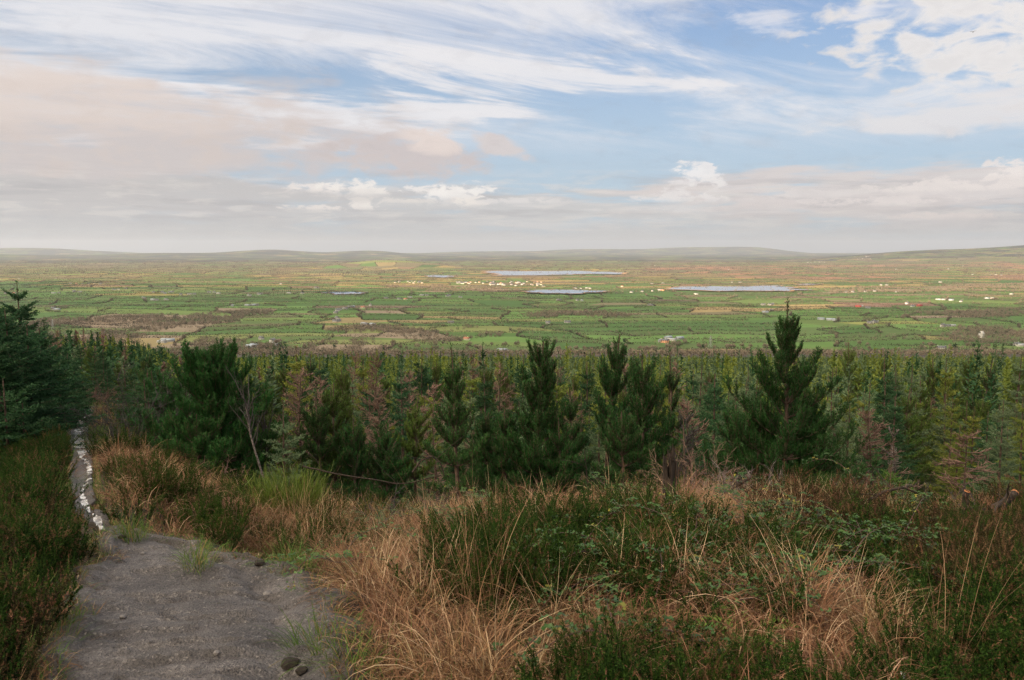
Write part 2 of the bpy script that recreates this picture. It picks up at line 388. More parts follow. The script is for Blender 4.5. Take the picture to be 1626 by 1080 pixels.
def on_valley(px, py):
    d = ray(px, py); q = (VAL+1-EYE)/d[2]; x, y = d[0]*q, d[1]*q
    return float(x), float(y)

def polar_sheet(name, mat, rr, aa, zf):
    rg, ag = np.meshgrid(rr, aa, indexing='ij'); x = rg*np.sin(ag); y = rg*np.cos(ag)
    z = zf(x, y); n, k = rg.shape
    v = np.stack([x, y, z], 2).reshape(-1, 3)
    i, j = np.meshgrid(np.arange(n-1), np.arange(k-1), indexing='ij'); i = i.ravel(); j = j.ravel()
    f = np.stack([i*k+j, (i+1)*k+j, (i+1)*k+j+1, i*k+j+1], 1)
    g = G(); g.raw(v, f); return link(name, g.mesh(name, mat, True))

# ground material: peaty soil, moss and litter
m, nt, out = mat_base('heath_soil')
geo = nt.new('ShaderNodeNewGeometry'); P = geo.outputs['Position']
n1 = nt.noise(P, .9, 6, .6); n2 = nt.noise(P, 14, 5, .65); n3 = nt.noise(P, 60, 3, .6)
c = nt.mix(nt.ss(.42, .62, n1), (.018, .014, .008, 1), (.060, .038, .021, 1))
c = nt.mix(nt.m('MULTIPLY', nt.ss(.5, .7, n2), .7), c, (.030, .045, .012, 1))
b = nt.new('ShaderNodeBsdfPrincipled'); nt.l.new(c, b.inputs['Base Color']); b.inputs['Roughness'].default_value = .95
bp = nt.new('ShaderNodeBump'); bp.inputs['Strength'].default_value = .8; bp.inputs['Distance'].default_value = .05
nt.l.new(nt.m('ADD', n2, nt.m('MULTIPLY', n3, .5)), bp.inputs['Height']); nt.l.new(bp.outputs[0], b.inputs['Normal']); nt.l.new(b.outputs[0], out.inputs[0])
M['soil'] = m
fr = np.linspace(-R(62), R(62), 420); bk = np.linspace(R(62), R(298), 60)[1:]
def near_z(x, y):
    z = ground_z(x, y); d = np.hypot(x, np.minimum(y, 0))
    z = z-.16*sst(-.02, -.12, np.maximum(XL(y)-x, x-XR(y)))*(y < 28); return np.where(y < -3, z+.1*np.clip(-y-3, 0, 700), z)
tag(polar_sheet('hillside', M['soil'], np.geomspace(.25, 1650, 430), np.concatenate([fr, bk]), near_z), 'dark peaty hillside falling away under heather, grass and young conifers', 'hillside', kind='structure')

# unseen hill added behind the camera, shaped to keep the near ground in shade
def shade_hill():
    ux, uy = math.cos(SUN_AZ), -math.sin(SUN_AZ); lx, ly = math.sin(SUN_AZ), math.cos(SUN_AZ)
    tt = np.linspace(-5200, 5200, 105); ss_ = np.linspace(-1, 1, 21)
    T, S = np.meshgrid(tt, ss_, indexing='ij')
    prof = (1-np.abs(S))**1.1
    hgt = 548+60*(fbm(T/700, S*0, 41)-.5)*2+26*np.sin(T/260.)
    hgt = hgt*sst(5200, 4300, np.abs(T))
    cx, cy = -420-lx*620, -ly*900-120
    x = cx+ux*T+lx*S*700; y = cy+uy*T+ly*S*700
    z = VAL-8+prof*(hgt-VAL+8)
    n, k = T.shape; v = np.stack([x, y, z], 2).reshape(-1, 3)
    i, j = np.meshgrid(np.arange(n-1), np.arange(k-1), indexing='ij'); i = i.ravel(); j = j.ravel()
    g = G(); g.raw(v, np.stack([i*k+j, (i+1)*k+j, (i+1)*k+j+1, i*k+j+1], 1))
    tag(link('hill', g.mesh('hill', M['soil'], True)), 'unseen hill added behind the viewpoint to shade the near ground', 'hill', kind='structure')
shade_hill()

# ------------------------------------------------------------------ valley: fields, hedges, woods, lakes
m, nt, out = mat_base('valley_fields')
at = nt.new('ShaderNodeAttribute', attribute_name='field')
geo = nt.new('ShaderNodeNewGeometry'); P = geo.outputs['Position']
mp = nt.new('ShaderNodeMapping'); nt.l.new(P, mp.inputs[0]); mp.inputs['Scale'].default_value = (1, 1.6, 1)
n1 = nt.noise(mp.outputs[0], .012, 6, .6); n2 = nt.noise(P, .05, 5, .65)
hs = nt.new('ShaderNodeHueSaturation'); nt.l.new(at.outputs['Color'], hs.inputs['Color'])
nt.put(hs.inputs['Value'], nt.m('ADD', nt.m('MULTIPLY', n1, .7), .66))
c = nt.mix(nt.m('MULTIPLY', nt.ss(.55, .75, n2), .35), hs.outputs[0], (.12, .10, .05, 1))
b = nt.new('ShaderNodeBsdfPrincipled'); nt.l.new(c, b.inputs['Base Color']); b.inputs['Roughness'].default_value = 1; b.inputs['Specular IOR Level'].default_value = .1
nt.l.new(b.outputs[0], out.inputs[0]); M['fields'] = m

def poly_in(px, py, poly):
    x = np.asarray(px); y = np.asarray(py); r = np.zeros(x.shape, bool); p = np.array(poly, float); n = len(p)
    for i in range(n):
        x1, y1 = p[i]; x2, y2 = p[(i+1) % n]
        if y1 == y2: continue
        cnd = ((y1 > y) != (y2 > y)) & (x < (x2-x1)*(y-y1)/(y2-y1)+x1); r ^= cnd
    return r
LAKES = [
 [(768,433.0),(800,430.6),(850,431.2),(905,431.0),(960,432.2),(1000,434.2),(985,436.2),(930,435.4),(905,436.6),(860,438.2),(815,438.0),(790,436.0)],
 [(834,464),(850,461.8),(880,460.8),(910,461.8),(935,462.0),(962,463.2),(945,465.6),(905,467),(865,467)],
 [(1066,458),(1090,456.2),(1130,455.6),(1180,456.0),(1215,454.8),(1240,455.5),(1258,457),(1272,460.8),(1240,463),(1180,462.6),(1130,463.2),(1090,461.2)],
 [(512,466.4),(530,464.8),(560,464.6),(583,466),(565,468),(535,468.4)],
 [(673,438.4),(690,437.6),(715,438.2),(724,440),(700,441.4),(683,440.2)],
 [(1264,452.4),(1285,451.6),(1302,452.2),(1290,453.6),(1270,453.8)]]
WOODS = [  # bare woods seen from the hill, outlined on the ground
 [(40,512),(110,502),(200,500),(330,497),(420,490),(440,498),(400,508),(330,515),(270,522),(250,536),(160,548),(40,548)],
 [(480,520),(560,517),(640,520),(700,524),(660,532),(600,538),(540,560),(440,562),(500,540)],
 [(600,455.5),(700,452),(760,455),(840,460),(820,464),(700,463),(600,461)],
 [(640,532),(730,516),(770,520),(800,528),(740,541),(690,550),(640,552)],
 [(1430,505),(1500,495),(1626,490),(1640,500),(1560,505),(1480,512)],
 [(1500,532),(1560,520),(1640,520),(1640,545),(1560,548),(1480,545)],
 [(290,540),(330,536),(420,545),(520,556),(520,568),(300,562)],
 [(830,500),(870,494),(960,495),(1010,500),(950,504),(850,506)],
 [(1310,462),(1400,456),(1480,458),(1520,462),(1420,466),(1330,466)],
 [(1480,456),(1560,450),(1640,450),(1640,462),(1560,463),(1500,461)],
 [(560,495),(610,490),(650,494),(620,503),(570,503)]]
GREENS = [(.070,.128,.034), (.085,.150,.040), (.058,.108,.031), (.100,.145,.043), (.075,.112,.037)]
OTHERS = [(.135,.155,.055), (.200,.160,.078), (.130,.115,.065), (.100,.105,.050), (.125,.095,.065)]
EX = [((1175,492),(.25,.19,.09)), ((1290,487),(.26,.20,.09)), ((215,466),(.20,.165,.06)), ((1480,540),(.18,.165,.065)), ((1395,515),(.19,.20,.065)), ((1400,484),(.17,.11,.08))]
def valley():
    ys = [1280.]
    while ys[-1] < 13500: ys.append(ys[-1]+76+.013*(ys[-1]-1280))
    ys = np.array(ys); nj = len(ys); dx = 160.; ni = 2*62+1
    I, J = np.meshgrid(np.arange(ni), np.arange(nj), indexing='ij')
    y0 = ys[J]; grow = np.interp(y0, [1280, 3000, 13500], [.75, 1.0, 1.35])
    x0 = (I-62)*dx*grow+((J % 2)*.45)*dx*(vnoise(J*1.7, I*.13, 5))
    x0 = x0+(hsh(I, J, 11)-.5)*dx*.55
    dy = np.gradient(ys)[J]
    y0 = y0+(hsh(I, J, 12)-.5)*dy*.55+dy*3.0*(fbm(x0/430, y0/800, 13)-.5)+.00*x0
    x0 = x0+420*(fbm(x0/700, y0/500, 14)-.5)
    z0 = hills_z(x0, y0)
    k = nj; v = np.stack([x0, y0, z0], 2)
    f, colr, kind = [], [], {}
    ids = {}
    for i in range(ni-1):
        for j in range(nj-1):
            cx = (x0[i, j]+x0[i+1, j+1])/2; cy = (y0[i, j]+y0[i+1, j+1])/2
            if abs(cx) > .80*cy+250: continue
            hsel = hsh(i, j, 17); base = (i, j)
            if (i-1, j) in ids and hsh(i, j, 18) < .34: base = ids[(i-1, j)]
            elif (i, j-1) in ids and hsh(i, j, 19) < .16: base = ids[(i, j-1)]
            ids[(i, j)] = base
            bi, bj = base
            far = min(max((cy-3500)/6000, 0), 1)
            lf = fbm(cx/1500, cy/900, 51)
            s1 = hsh(bi, bj, 23)
            if s1 < .86-.55*far+.3*(lf-.5): cc = np.array(GREENS[int(hsh(bi, bj, 24)*4.99)])
            else: cc = np.array(OTHERS[int(hsh(bi, bj, 25)**1.0*4.99)])
            cc = cc*(.85+.3*hsh(bi, bj, 26))
            if 4000 < cy < 8000 and hsh(bi, bj, 29) < (.48 if cx < 1500 else .26): cc = np.array([(.23, .175, .075), (.21, .165, .06), (.13, .165, .045), (.16, .105, .065)][int(hsh(bi, bj, 30)*3.99)])*(.85+.3*hsh(bi, bj, 26))  # bog tans; the golden ones also paint the sunlit band into the fields
            if far > .3 and lf > .54: cc = cc*.55+np.array((.13, .112, .070))*.45
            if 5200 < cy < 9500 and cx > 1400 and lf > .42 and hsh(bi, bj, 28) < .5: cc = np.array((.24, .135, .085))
            px, py = proj(cx, cy, VAL)
            for (ex, ey), ec in EX:
                if abs(px-ex) < 48 and abs(py-ey) < 3.6: cc = np.array(ec)
            for wdx, poly in enumerate(WOODS):
                if poly_in(np.array([px]), np.array([py]), poly)[0]: kind[(i, j)] = 'wood'; cc = cc if hsh(i, j, 71) < .7 else np.array((.19, .150, .105))
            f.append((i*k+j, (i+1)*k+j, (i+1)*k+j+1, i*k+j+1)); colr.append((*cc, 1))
    g = G(); g.raw(v.reshape(-1, 3), f)
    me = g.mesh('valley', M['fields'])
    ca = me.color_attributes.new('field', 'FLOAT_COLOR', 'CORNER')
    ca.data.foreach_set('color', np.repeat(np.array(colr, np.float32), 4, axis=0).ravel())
    tag(link('valley', me), 'wide green valley floor of small pastures', 'valley', kind='structure')
    # hedge lines: field edges between different fields
    edges = []
    for (i, j), b_ in ids.items():
        for (di, dj), (p, q) in (((1, 0), ((i+1, j), (i+1, j+1))), ((0, 1), ((i, j+1), (i+1, j+1)))):
            o2 = (i+di, j+dj)
            if o2 in ids and ids[o2] != b_ and hsh(i*3+di, j*3+dj, 33) < .93:
                edges.append((v[p], v[q]))
    return edges
EDGES = valley()

SHORE = []
def lakes():
    mw, nt, out = mat_base('lake_water')
    geo = nt.new('ShaderNodeNewGeometry')
    b = nt.new('ShaderNodeBsdfPrincipled'); b.inputs['Base Color'].default_value = (.07, .17, .33, 1); b.inputs['Roughness'].default_value = .04
    b.inputs['IOR'].default_value = 1.33
    bp = nt.new('ShaderNodeBump'); bp.inputs['Strength'].default_value = .01; bp.inputs['Distance'].default_value = 1
    nt.l.new(nt.noise(geo.outputs['Position'], .02, 4, .6), bp.inputs['Height']); nt.l.new(bp.outputs[0], b.inputs['Normal']); nt.l.new(b.outputs[0], out.inputs[0])
    M['reed'] = plain('reed_bed', (.26, .15, .075), (.40, .25, .13), .02, .95)
    labs = ['long pale blue lake in the middle of the valley behind the town', 'bright narrow lake in front of the town', 'wide bright lake right of the valley centre',
            'small pale sliver of lake among the left fields', 'short pale lake left of the long lake behind the town', 'tiny bright lake right of the wide lake']
    for q, lk in enumerate(LAKES):
        pts = np.array([on_valley(*p) for p in lk]); cen = pts.mean(0)
        # an irregular shoreline with spits and bays
        rl = np.random.default_rng(60+q); seg = np.linspace(0, len(pts), 97)[:-1]; nx = np.concatenate([pts, pts[:1]])
        pts = np.stack([np.interp(seg, np.arange(len(nx)), nx[:, i]) for i in range(2)], 1); dv = pts-cen; th = np.arange(96)*2*np.pi/96
        w_ = sum(rl.normal()*np.sin(th*k+rl.random()*6.28)/k**.6 for k in range(3, 22))*.10; pts = cen+dv*(1+np.clip(w_, -.30, .30))[:, None]
        SHORE.append(pts)
        for nm, sc, z, mt in (('shore', 1.08, VAL+4.0, M['reed']), ('lake', 1.0, VAL+4.6, mw)):
            o = cen+(pts-cen)*sc
            me = bpy.data.meshes.new(nm); me.from_pydata([(p[0], p[1], z) for p in o], [], [list(range(len(o)))]); me.materials.append(mt)
            tag(link(nm, me), labs[q] if nm == 'lake' else 'orange reed shore around the '+labs[q], 'lake' if nm == 'lake' else 'shore', kind='structure')
lakes()

# far land and hills
m, nt, out = mat_base('far_land')
geo = nt.new('ShaderNodeNewGeometry'); P = geo.outputs['Position']
mp = nt.new('ShaderNodeMapping'); nt.l.new(P, mp.inputs[0]); mp.inputs['Scale'].default_value = (1, .8, 0)
vo = nt.new('ShaderNodeTexVoronoi'); nt.l.new(mp.outputs[0], vo.inputs['Vector']); vo.inputs['Scale'].default_value = .0032
n1 = nt.noise(mp.outputs[0], .0011, 5, .6); n2 = nt.noise(mp.outputs[0], .006, 5, .65)
sx = nt.new('ShaderNodeSeparateColor'); nt.l.new(vo.outputs['Color'], sx.inputs[0])
c = nt.mix(nt.ss(.35, .75, sx.outputs[0]), (.08, .075, .06, 1), (.10, .14, .055, 1))
c = nt.mix(nt.ss(.80, .9, sx.outputs[1]), c, (.20, .165, .10, 1))
c = nt.mix(nt.ss(.46, .56, n1), c, (.035, .045, .045, 1))
c = nt.mix(nt.m('MULTIPLY', nt.ss(.5, .65, n2), .8), c, (.06, .055, .045, 1))
b = nt.new('ShaderNodeBsdfPrincipled'); nt.l.new(c, b.inputs['Base Color']); b.inputs['Roughness'].default_value = 1; b.inputs['Specular IOR Level'].default_value = .05
nt.l.new(b.outputs[0], out.inputs[0]); M['far'] = m
tag(polar_sheet('hills', M['far'], np.geomspace(12600, 42000, 170), np.linspace(-R(48), R(48), 420), lambda x, y: hills_z(x, y)+.3), 'low hazy hills along the horizon beyond the valley', 'hills', kind='structure')

# ---- hedges and field trees
def clump(g, c, rad, hgt, n, size, r, flat=.5):
    """leafy mass: n random faces inside an ellipsoid standing at c"""
    d = rnd_dirs(r, n)*(r.random((n, 1))**.4)
    p = np.asarray(c)+d*[rad, rad, hgt*.5]+[0, 0, hgt*.5]
    D = rnd_dirs(r, n); N = rnd_dirs(r, n)
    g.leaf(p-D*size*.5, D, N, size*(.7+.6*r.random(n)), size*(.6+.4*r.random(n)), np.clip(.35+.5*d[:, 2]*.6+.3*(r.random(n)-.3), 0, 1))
def hedges():
    r = np.random.default_rng(5)
    E = sorted(EDGES, key=lambda e: (e[0]+e[1])[1])
    far = G(); trees = []; k = 0
    for a, b_ in E:
        mid = (a+b_)/2; d = mid[1]
        if abs(mid[0]) > .72*d+60 or d < 1380: continue
        L = np.linalg.norm(b_-a); px, py = proj(*mid)
        ind = k < 290
        g = G() if ind else far
        step = 4.0 if d < 3200 else (9 if d < 6000 else 20)
        nn = 9 if d < 3200 else (5 if d < 6000 else 4); sz = 1.9 if d < 3200 else (3.4 if d < 6000 else 6)
        org = mid if ind else np.zeros(3); thick = 1.0+.9*r.random(); n = max(2, int(L/step))
        wig = r.normal(size=4)
        for q in range(n+1):
            f = q/n; p = a*(1-f)+b_*f-org
            p = p+np.array([wig[0]*math.sin(f*5+wig[1])*3, wig[2]*math.sin(f*6+wig[3])*3, 0])
            u = r.random()
            if u < .10: continue
            hh = (2.2+3.4*r.random())*(.8+.4*thick)
            clump(g, p-[0, 0, .4], (2.3 if d < 3200 else 3.2 if d < 6000 else 5)*thick, hh, nn, sz, r)
            if u > (.86 if d < 3200 else .82 if d < 6000 else .8): trees.append((p+org, d))
        if ind:
            o = link('hedge', g.mesh('hedge', M['hedge']), None, mid)
            tag(o, 'dark brown leafless hedge between the nearer fields of the valley', 'hedge', 'field hedges in the nearer valley'); k += 1
    tag(link('hedgerows', far.mesh('hedgerows', M['hedge'])), 'network of dark hedges fading across the far fields', 'hedges', kind='stuff')
    return trees
HT = hedges()
def field_trees():
    r = np.random.default_rng(8); vars_ = []
    for q in range(5):
        g = G(); n = 75; H = 10.
        clump(g, (0, 0, 2.2), 3.6+r.random(), 8., n, 1.5, r); 
        for _ in range(3): clump(g, (r.normal()*1.8, r.normal()*1.8, 3+r.random()*2), 2.2, 4.5, 22, 1.3, r)
        tk = G(); zz = np.linspace(0, 6, 4); tk.tube(np.stack([zz*0, zz*0, zz], 1)[None], np.linspace(.35, .12, 4)[None], 5)
        br = []
        for _ in range(7):
            a = r.random()*6.28; b0 = 2.5+r.random()*2.5; br.append([[0, 0, b0], [math.cos(a)*1.2, math.sin(a)*1.2, b0+1.6], [math.cos(a)*2.4, math.sin(a)*2.4, b0+3.6]])
        tk.tube(np.array(br), np.tile([.12, .08, .03], (7, 1)), 4)
        vars_.append((tk.mesh('trunk', M['wood']), g.mesh('crown', M['evergreen'] if q == 4 else M['wood'])))
    roots = {}
    st = {0: G(), 1: G()}; n = 0
    HT.sort(key=lambda e: e[1])
    for p, d in HT:
        q = int(r.random()*5.3) % 5; q = 4 if r.random() < .07 else q % 4; sc = .7+.75*r.random()
        if n < 290:
            if q not in roots:
                e = empty('evergreen_tree' if q == 4 else 'bare_tree', p, r.random()*6, sc); link('trunk', vars_[q][0], e); link('crown', vars_[q][1], e); roots[q] = e
            else: e = copy_tree(roots[q], p, r.random()*6, sc)
            e.location.z -= .3
            if q == 4: tag(e, 'dark evergreen tree rising from a hedge in the nearer valley', 'tree', 'evergreen trees in the valley hedges')
            else: tag(e, 'leafless brown tree rising from a hedge in the nearer valley', 'tree', 'bare trees in the valley hedges')
            n += 1
        else:
            big = 2.0 if d < 4500 else 3.6
            clump(st[0], p, 3.5*sc*1.2, 10*sc, 16 if d < 4500 else 6, big, r)
    tag(link('distant_trees', st[0].mesh('distant_trees', M['wood'])), 'scattered bare trees far across the valley', 'trees', kind='stuff')
    # woods
    g = G(); ge = G()
    for wi, poly in enumerate(WOODS):
        pts = np.array([on_valley(*p) for p in poly]); lo = pts.min(0); hi = pts.max(0)
        area = (hi-lo).prod(); d0 = pts[:, 1].mean(); sp = 9. if d0 < 2600 else 16.
        n = int(min(area/sp**2, 26000)); xy = lo+(hi-lo)*r.random((n, 2))
        px, py = proj(xy[:, 0], xy[:, 1], np.full(n, VAL+1.)); q_ = (fbm(xy[:, 0]/160, xy[:, 1]/160, 44)-.5); keep = poly_in(px+90*q_, py+12*q_, poly)
        nz = fbm(xy[:, 0]/120, xy[:, 1]/120, 61+wi); keep &= nz > .44
        for (x, y), zz in zip(xy[keep], nz[keep]):
            ev = r.random() < (.05 if zz < .6 else .12)
            s = .6+.5*r.random()
            if y < 2600: clump(ge if ev else g, (x, y, VAL-1), 4.2*s, 11*s, 20, 1.9, r)
            else: clump(ge if ev else g, (x, y, VAL-1), 6*s, 11*s, 8, 3.8, r)
    # alders and willows round the lakes
    for pts in SHORE:
        cen = pts.mean(0)
        for _ in range(330):
            p = pts[int(r.random()*96)]; p = cen+(p-cen)*(1.02+.25*r.random()**2); near = p[1] < cen[1]
            if r.random() < (.78 if near else .6): continue
            d = p[1]; clump(ge if r.random() < .25 else g, (p[0], p[1], VAL+1), 7+4*r.random(), 4+6*r.random(), 7, 4.0, r)
    # scrub on the foot of the slope
    for _ in range(5200):
        y = 620+r.random()**.8*900; x = (r.random()*2-1)*.72*y; z = max(-4.15-.126*y, VAL)
        if fbm(np.array(x/60), np.array(y/60), 77) < .36 or (y > 1300 and r.random() < .5): continue
        s = .5+.5*r.random(); clump(ge if r.random() < .08 else g, (x, y, z-1), 3.6*s, 9*s, 14, 1.7, r)
    tag(link('bare_woodland', g.mesh('bare_woodland', M['wood'])), 'mauve brown mass of bare woodland on the valley floor', 'woodland', kind='stuff')
    tag(link('evergreen_woodland', ge.mesh('evergreen_woodland', M['evergreen'])), 'dark evergreens dotted through the bare valley woods', 'woodland', kind='stuff')
    # lone clumps of conifers beside the farms
field_trees()

# ------------------------------------------------------------------ houses
def wallmat(name, c, r_=.85): return plain(name, tuple(v*.9 for v in c), c, .8, r_)
M['white_wall'] = wallmat('white_render', (.46, .44, .41)); M['cream_wall'] = wallmat('cream_render', (.72, .62, .48)); M['orange_wall'] = wallmat('terracotta_render', (.62, .30, .17))
M['slate'] = wallmat('slate_roof', (.13, .13, .14), .6); M['tile'] = wallmat('clay_roof', (.36, .15, .09)); M['sheet'] = wallmat('metal_sheet', (.30, .34, .38), .45); M['redsheet'] = wallmat('red_sheet', (.30, .06, .05), .6)
M['pale_sheet'] = wallmat('pale_sheet', (.34, .35, .36), .5); M['pane'] = plain('window_pane', (.03, .035, .04), (.05, .055, .06), 1, .15); M['darkdoor'] = plain('painted_door', (.10, .05, .04), (.14, .07, .05), 1, .5)
def gable(L, Wd, H, RH, wall, roof, chim, wins, name='house'):
    """long axis x; returns part meshes"""
    w = G(); l, d = L/2, Wd/2
    v = [[-l,-d,-1.5],[l,-d,-1.5],[l,d,-1.5],[-l,d,-1.5],[-l,-d,H],[l,-d,H],[l,d,H],[-l,d,H],[-l,0,H+RH],[l,0,H+RH]]
    w.raw(v, [[0,1,5,4],[2,3,7,6],[1,2,6,5],[3,0,4,7],[5,6,9,9],[7,4,8,8]])
    r_ = G(); o = .45; th = .22; sl = RH/d
    for s in (-1, 1):
        e = [[-l-o, s*(d+o), H-o*sl+.05], [l+o, s*(d+o), H-o*sl+.05], [l+o, 0, H+RH+.05], [-l-o, 0, H+RH+.05]]
        e = np.array(e); up = e+[0, 0, th]
        r_.raw(np.concatenate([e, up]), [[0,1,2,3],[7,6,5,4],[0,4,5,1],[1,5,6,2],[3,2,6,7],[0,3,7,4]])
    parts = [('wall', w.mesh('wall', wall), None), ('roof', r_.mesh('roof', roof), None)]
    if chim:
        for cx in ((-l+.6, l-.6) if chim == 2 else (l*.3,)):
            c = G(); c.box((cx, 0, H+RH+.5), (.45, .4, .9)); parts.append(('chimney', c.mesh('chimney', wall), 'roof'))
    if wins:
        for fl in range(wins):
            for q in range(4):
                x = -l+L*(q+.5)/4
                for s in (-1, 1):
                    if fl == 0 and q == 1 and s == -1:
                        g = G(); g.box((x, s*(d+.02), 1.05), (.5, .05, 1.05)); parts.append(('door', g.mesh('door', M['darkdoor']), None)); continue
                    g = G(); g.box((x, s*(d+.02), 1.5+fl*2.6), (.7, .05, .6)); parts.append(('window', g.mesh('window', M['pane']), None))
    return parts
DES = {
 'bungalow': gable(16, 8, 2.8, 2.6, M['white_wall'], M['slate'], 2, 1), 'cottage': gable(12, 7, 3.4, 2.6, M['white_wall'], M['slate'], 2, 1),
 'farmhouse': gable(13, 8, 5.4, 2.8, M['white_wall'], M['slate'], 2, 2), 'tiled': gable(13, 8.5, 3.0, 2.8, M['cream_wall'], M['tile'], 1, 1),
 'orange': gable(16, 9, 5.0, 2.4, M['orange_wall'], M['slate'], 2, 2), 'barn': gable(20, 10, 4.0, 2.2, M['pale_sheet'], M['sheet'], 0, 0),
 'shed': gable(20, 9, 3.4, 1.8, M['white_wall'], M['pale_sheet'], 0, 0), 'redbarn': gable(20, 11, 4.5, 2.6, M['redsheet'], M['redsheet'], 0, 0), 'cream': gable(12, 8, 3.2, 2.6, M['cream_wall'], M['slate'], 1, 1),
 'tall': gable(8, 8, 10, 4.5, M['white_wall'], M['white_wall'], 0, 0)}
WORD = {'bungalow': ('long white bungalow', 'house', 'bungalow'), 'cottage': ('small white cottage', 'house', 'cottage'), 'farmhouse': ('tall white two storey house', 'house', 'farmhouse'),
 'tiled': ('cream red roofed house', 'house', 'house'), 'orange': ('terracotta fronted two storey farmhouse', 'house', 'farmhouse'), 'barn': ('grey metal roofed barn', 'barn', 'barn'), 'shed': ('long low white shed', 'shed', 'farm_shed'),
 'redbarn': ('red metal barn', 'barn', 'barn'), 'cream': ('small cream cottage', 'house', 'cottage'), 'tall': ('tall narrow white gabled building', 'building', 'tall_building')}
HOUSES = [(85,492,'farmhouse'),(91,492.5,'barn'),(85,466,'shed'),(94,466,'cottage'),(118,464,'farmhouse'),(127,464,'shed'),(181,460.6,'bungalow'),(188,460.4,'cream'),(200,459,'cottage'),(244,465,'cottage'),(258,465,'farmhouse'),(262,466.5,'barn'),(270,464.5,'bungalow'),(274,464,'cottage'),(287,468.6,'cottage'),(301,468,'shed'),(309,468,'cottage'),(332,464.7,'bungalow'),(340,464.8,'cottage'),(347,466.5,'shed'),(394,470,'farmhouse'),(397,470.4,'cottage'),(411,468.5,'farmhouse'),(416,468,'cottage'),(89,442,'cottage'),(30,443,'cottage'),(10,466.5,'bungalow'),(16,466.3,'cottage'),(22,466.6,'tiled'),(263,541,'barn'),(257,543.5,'shed'),(270,541.5,'barn'),(404,549.5,'barn'),(398,551,'barn'),(415,538,'cottage'),(369,486,'barn'),(393,485.5,'barn'),(402,485.2,'barn'),(407,484.6,'bungalow'),(243,477,'barn'),(249,477.4,'cottage'),(228,474,'cottage'),(264,476.6,'bungalow'),
 (433,543,'farmhouse'),(439,542.5,'bungalow'),(434,459.6,'bungalow'),(459,466.5,'shed'),(480,467,'bungalow'),(501,458,'farmhouse'),(505,458.2,'cottage'),(446,451.5,'cottage'),(536,494,'farmhouse'),(539,492.4,'cottage'),(533,497,'cottage'),(548,490.6,'bungalow'),(556,488,'bungalow'),(561,487.6,'barn'),(576,489,'tiled'),(588,485.4,'farmhouse'),(535,506.6,'farmhouse'),(538,509.5,'cottage'),(533,510.5,'bungalow'),(578,515,'barn'),(592,516,'barn'),(582,515.8,'cottage'),(613,474,'bungalow'),(634,475,'bungalow'),(644,475.6,'tiled'),(651,472.5,'shed'),(670,469,'shed'),(678,469.4,'cottage'),(713,470,'farmhouse'),(710,470.6,'cottage'),(731,471.7,'bungalow'),(741,539,'tiled'),(716,512.5,'bungalow'),(804,557,'shed'),(797,557.5,'barn'),(437,549,'bungalow'),
 (914,457.5,'bungalow'),(922,457.8,'shed'),(932,457.2,'shed'),(937,457.6,'cottage'),(889,476.5,'bungalow'),(886,476.2,'cottage'),(917,476.6,'cottage'),(924,477,'barn'),(1034,484.6,'bungalow'),(1031,484.4,'cottage'),(1052,461,'orange'),(1047,460.3,'bungalow'),(1060,459.5,'cottage'),(1105,467,'shed'),(1036,462,'cottage'),(1020,462.6,'cottage'),(1003,463.6,'bungalow'),(870,513,'cottage'),(901,512,'bungalow'),(1056,543.5,'orange'),(1049,542,'barn'),(1061,537,'barn'),(1067,540,'shed'),(1079,538,'barn'),(1212,483.5,'bungalow'),(1040,422,'bungalow'),(1035,451,'bungalow'),(1053,450,'bungalow'),(1162,449,'cottage'),(1175,449,'bungalow'),(854,415,'shed'),(1157,428,'bungalow'),(988,455,'tiled'),
 (1223,483.5,'bungalow'),(1227,483,'cottage'),(1225,493,'bungalow'),(1215,496,'barn'),(1366,486,'shed'),(1363,486.8,'redbarn'),(1378,488.7,'bungalow'),(1440,482.5,'farmhouse'),(1449,486.4,'bungalow'),(1460,486,'redbarn'),(1304,507,'barn'),(1318,508,'barn'),(1325,508.6,'barn'),(1387,512.6,'farmhouse'),(1391,512.2,'cottage'),(1381,513.4,'cottage'),(1490,476,'shed'),(1499,476.4,'shed'),(1510,477,'barn'),(1526,479,'bungalow'),(1575,474,'shed'),(1567,474.4,'barn'),(1606,467.5,'shed'),(1504,518,'bungalow'),(1497,518.6,'farmhouse'),(1511,517.6,'shed'),(1558,536,'tall'),(1621,549,'shed'),(1614,548,'cottage'),(1495,553,'bungalow'),(1343,464,'bungalow'),(1354,464,'cottage'),(1374,463.6,'bungalow'),(1389,463.4,'farmhouse'),(1424,464,'bungalow'),(1399,453,'cottage'),(1408,453,'bungalow'),(1493,448.5,'shed'),(1544,436.5,'shed'),(1573,437,'bungalow'),(1581,437,'shed'),(1590,437.4,'bungalow'),(1423,428,'shed'),(1506,428,'shed'),(1529,424.5,'shed')]
for q in range(6): HOUSES.append((112+q*9.5, 450.6+(q % 2)*.5, ['cottage', 'tiled', 'bungalow'][q % 3]))
hr = np.random.default_rng(31)
for q in range(64):   # the town
    u = hr.random(); HOUSES.append((724+143*u, 447.2+hr.random()*8.4*(.35+.65*u), ['cottage','cream','bungalow','farmhouse','tiled','cottage'][int(hr.random()*6)]))
for q in range(14): HOUSES.append((627+44*hr.random(), 446.5+3.5*hr.random(), ['cottage', 'cream', 'bungalow'][q % 3]))
for q in range(10): HOUSES.append((1355+30*hr.random(), 414.5+2*hr.random(), ['shed', 'bungalow'][q % 2]))
for q in range(8): HOUSES.append((1281+30*hr.random(), 417+1.2*hr.random(), ['shed', 'bungalow'][q % 2]))
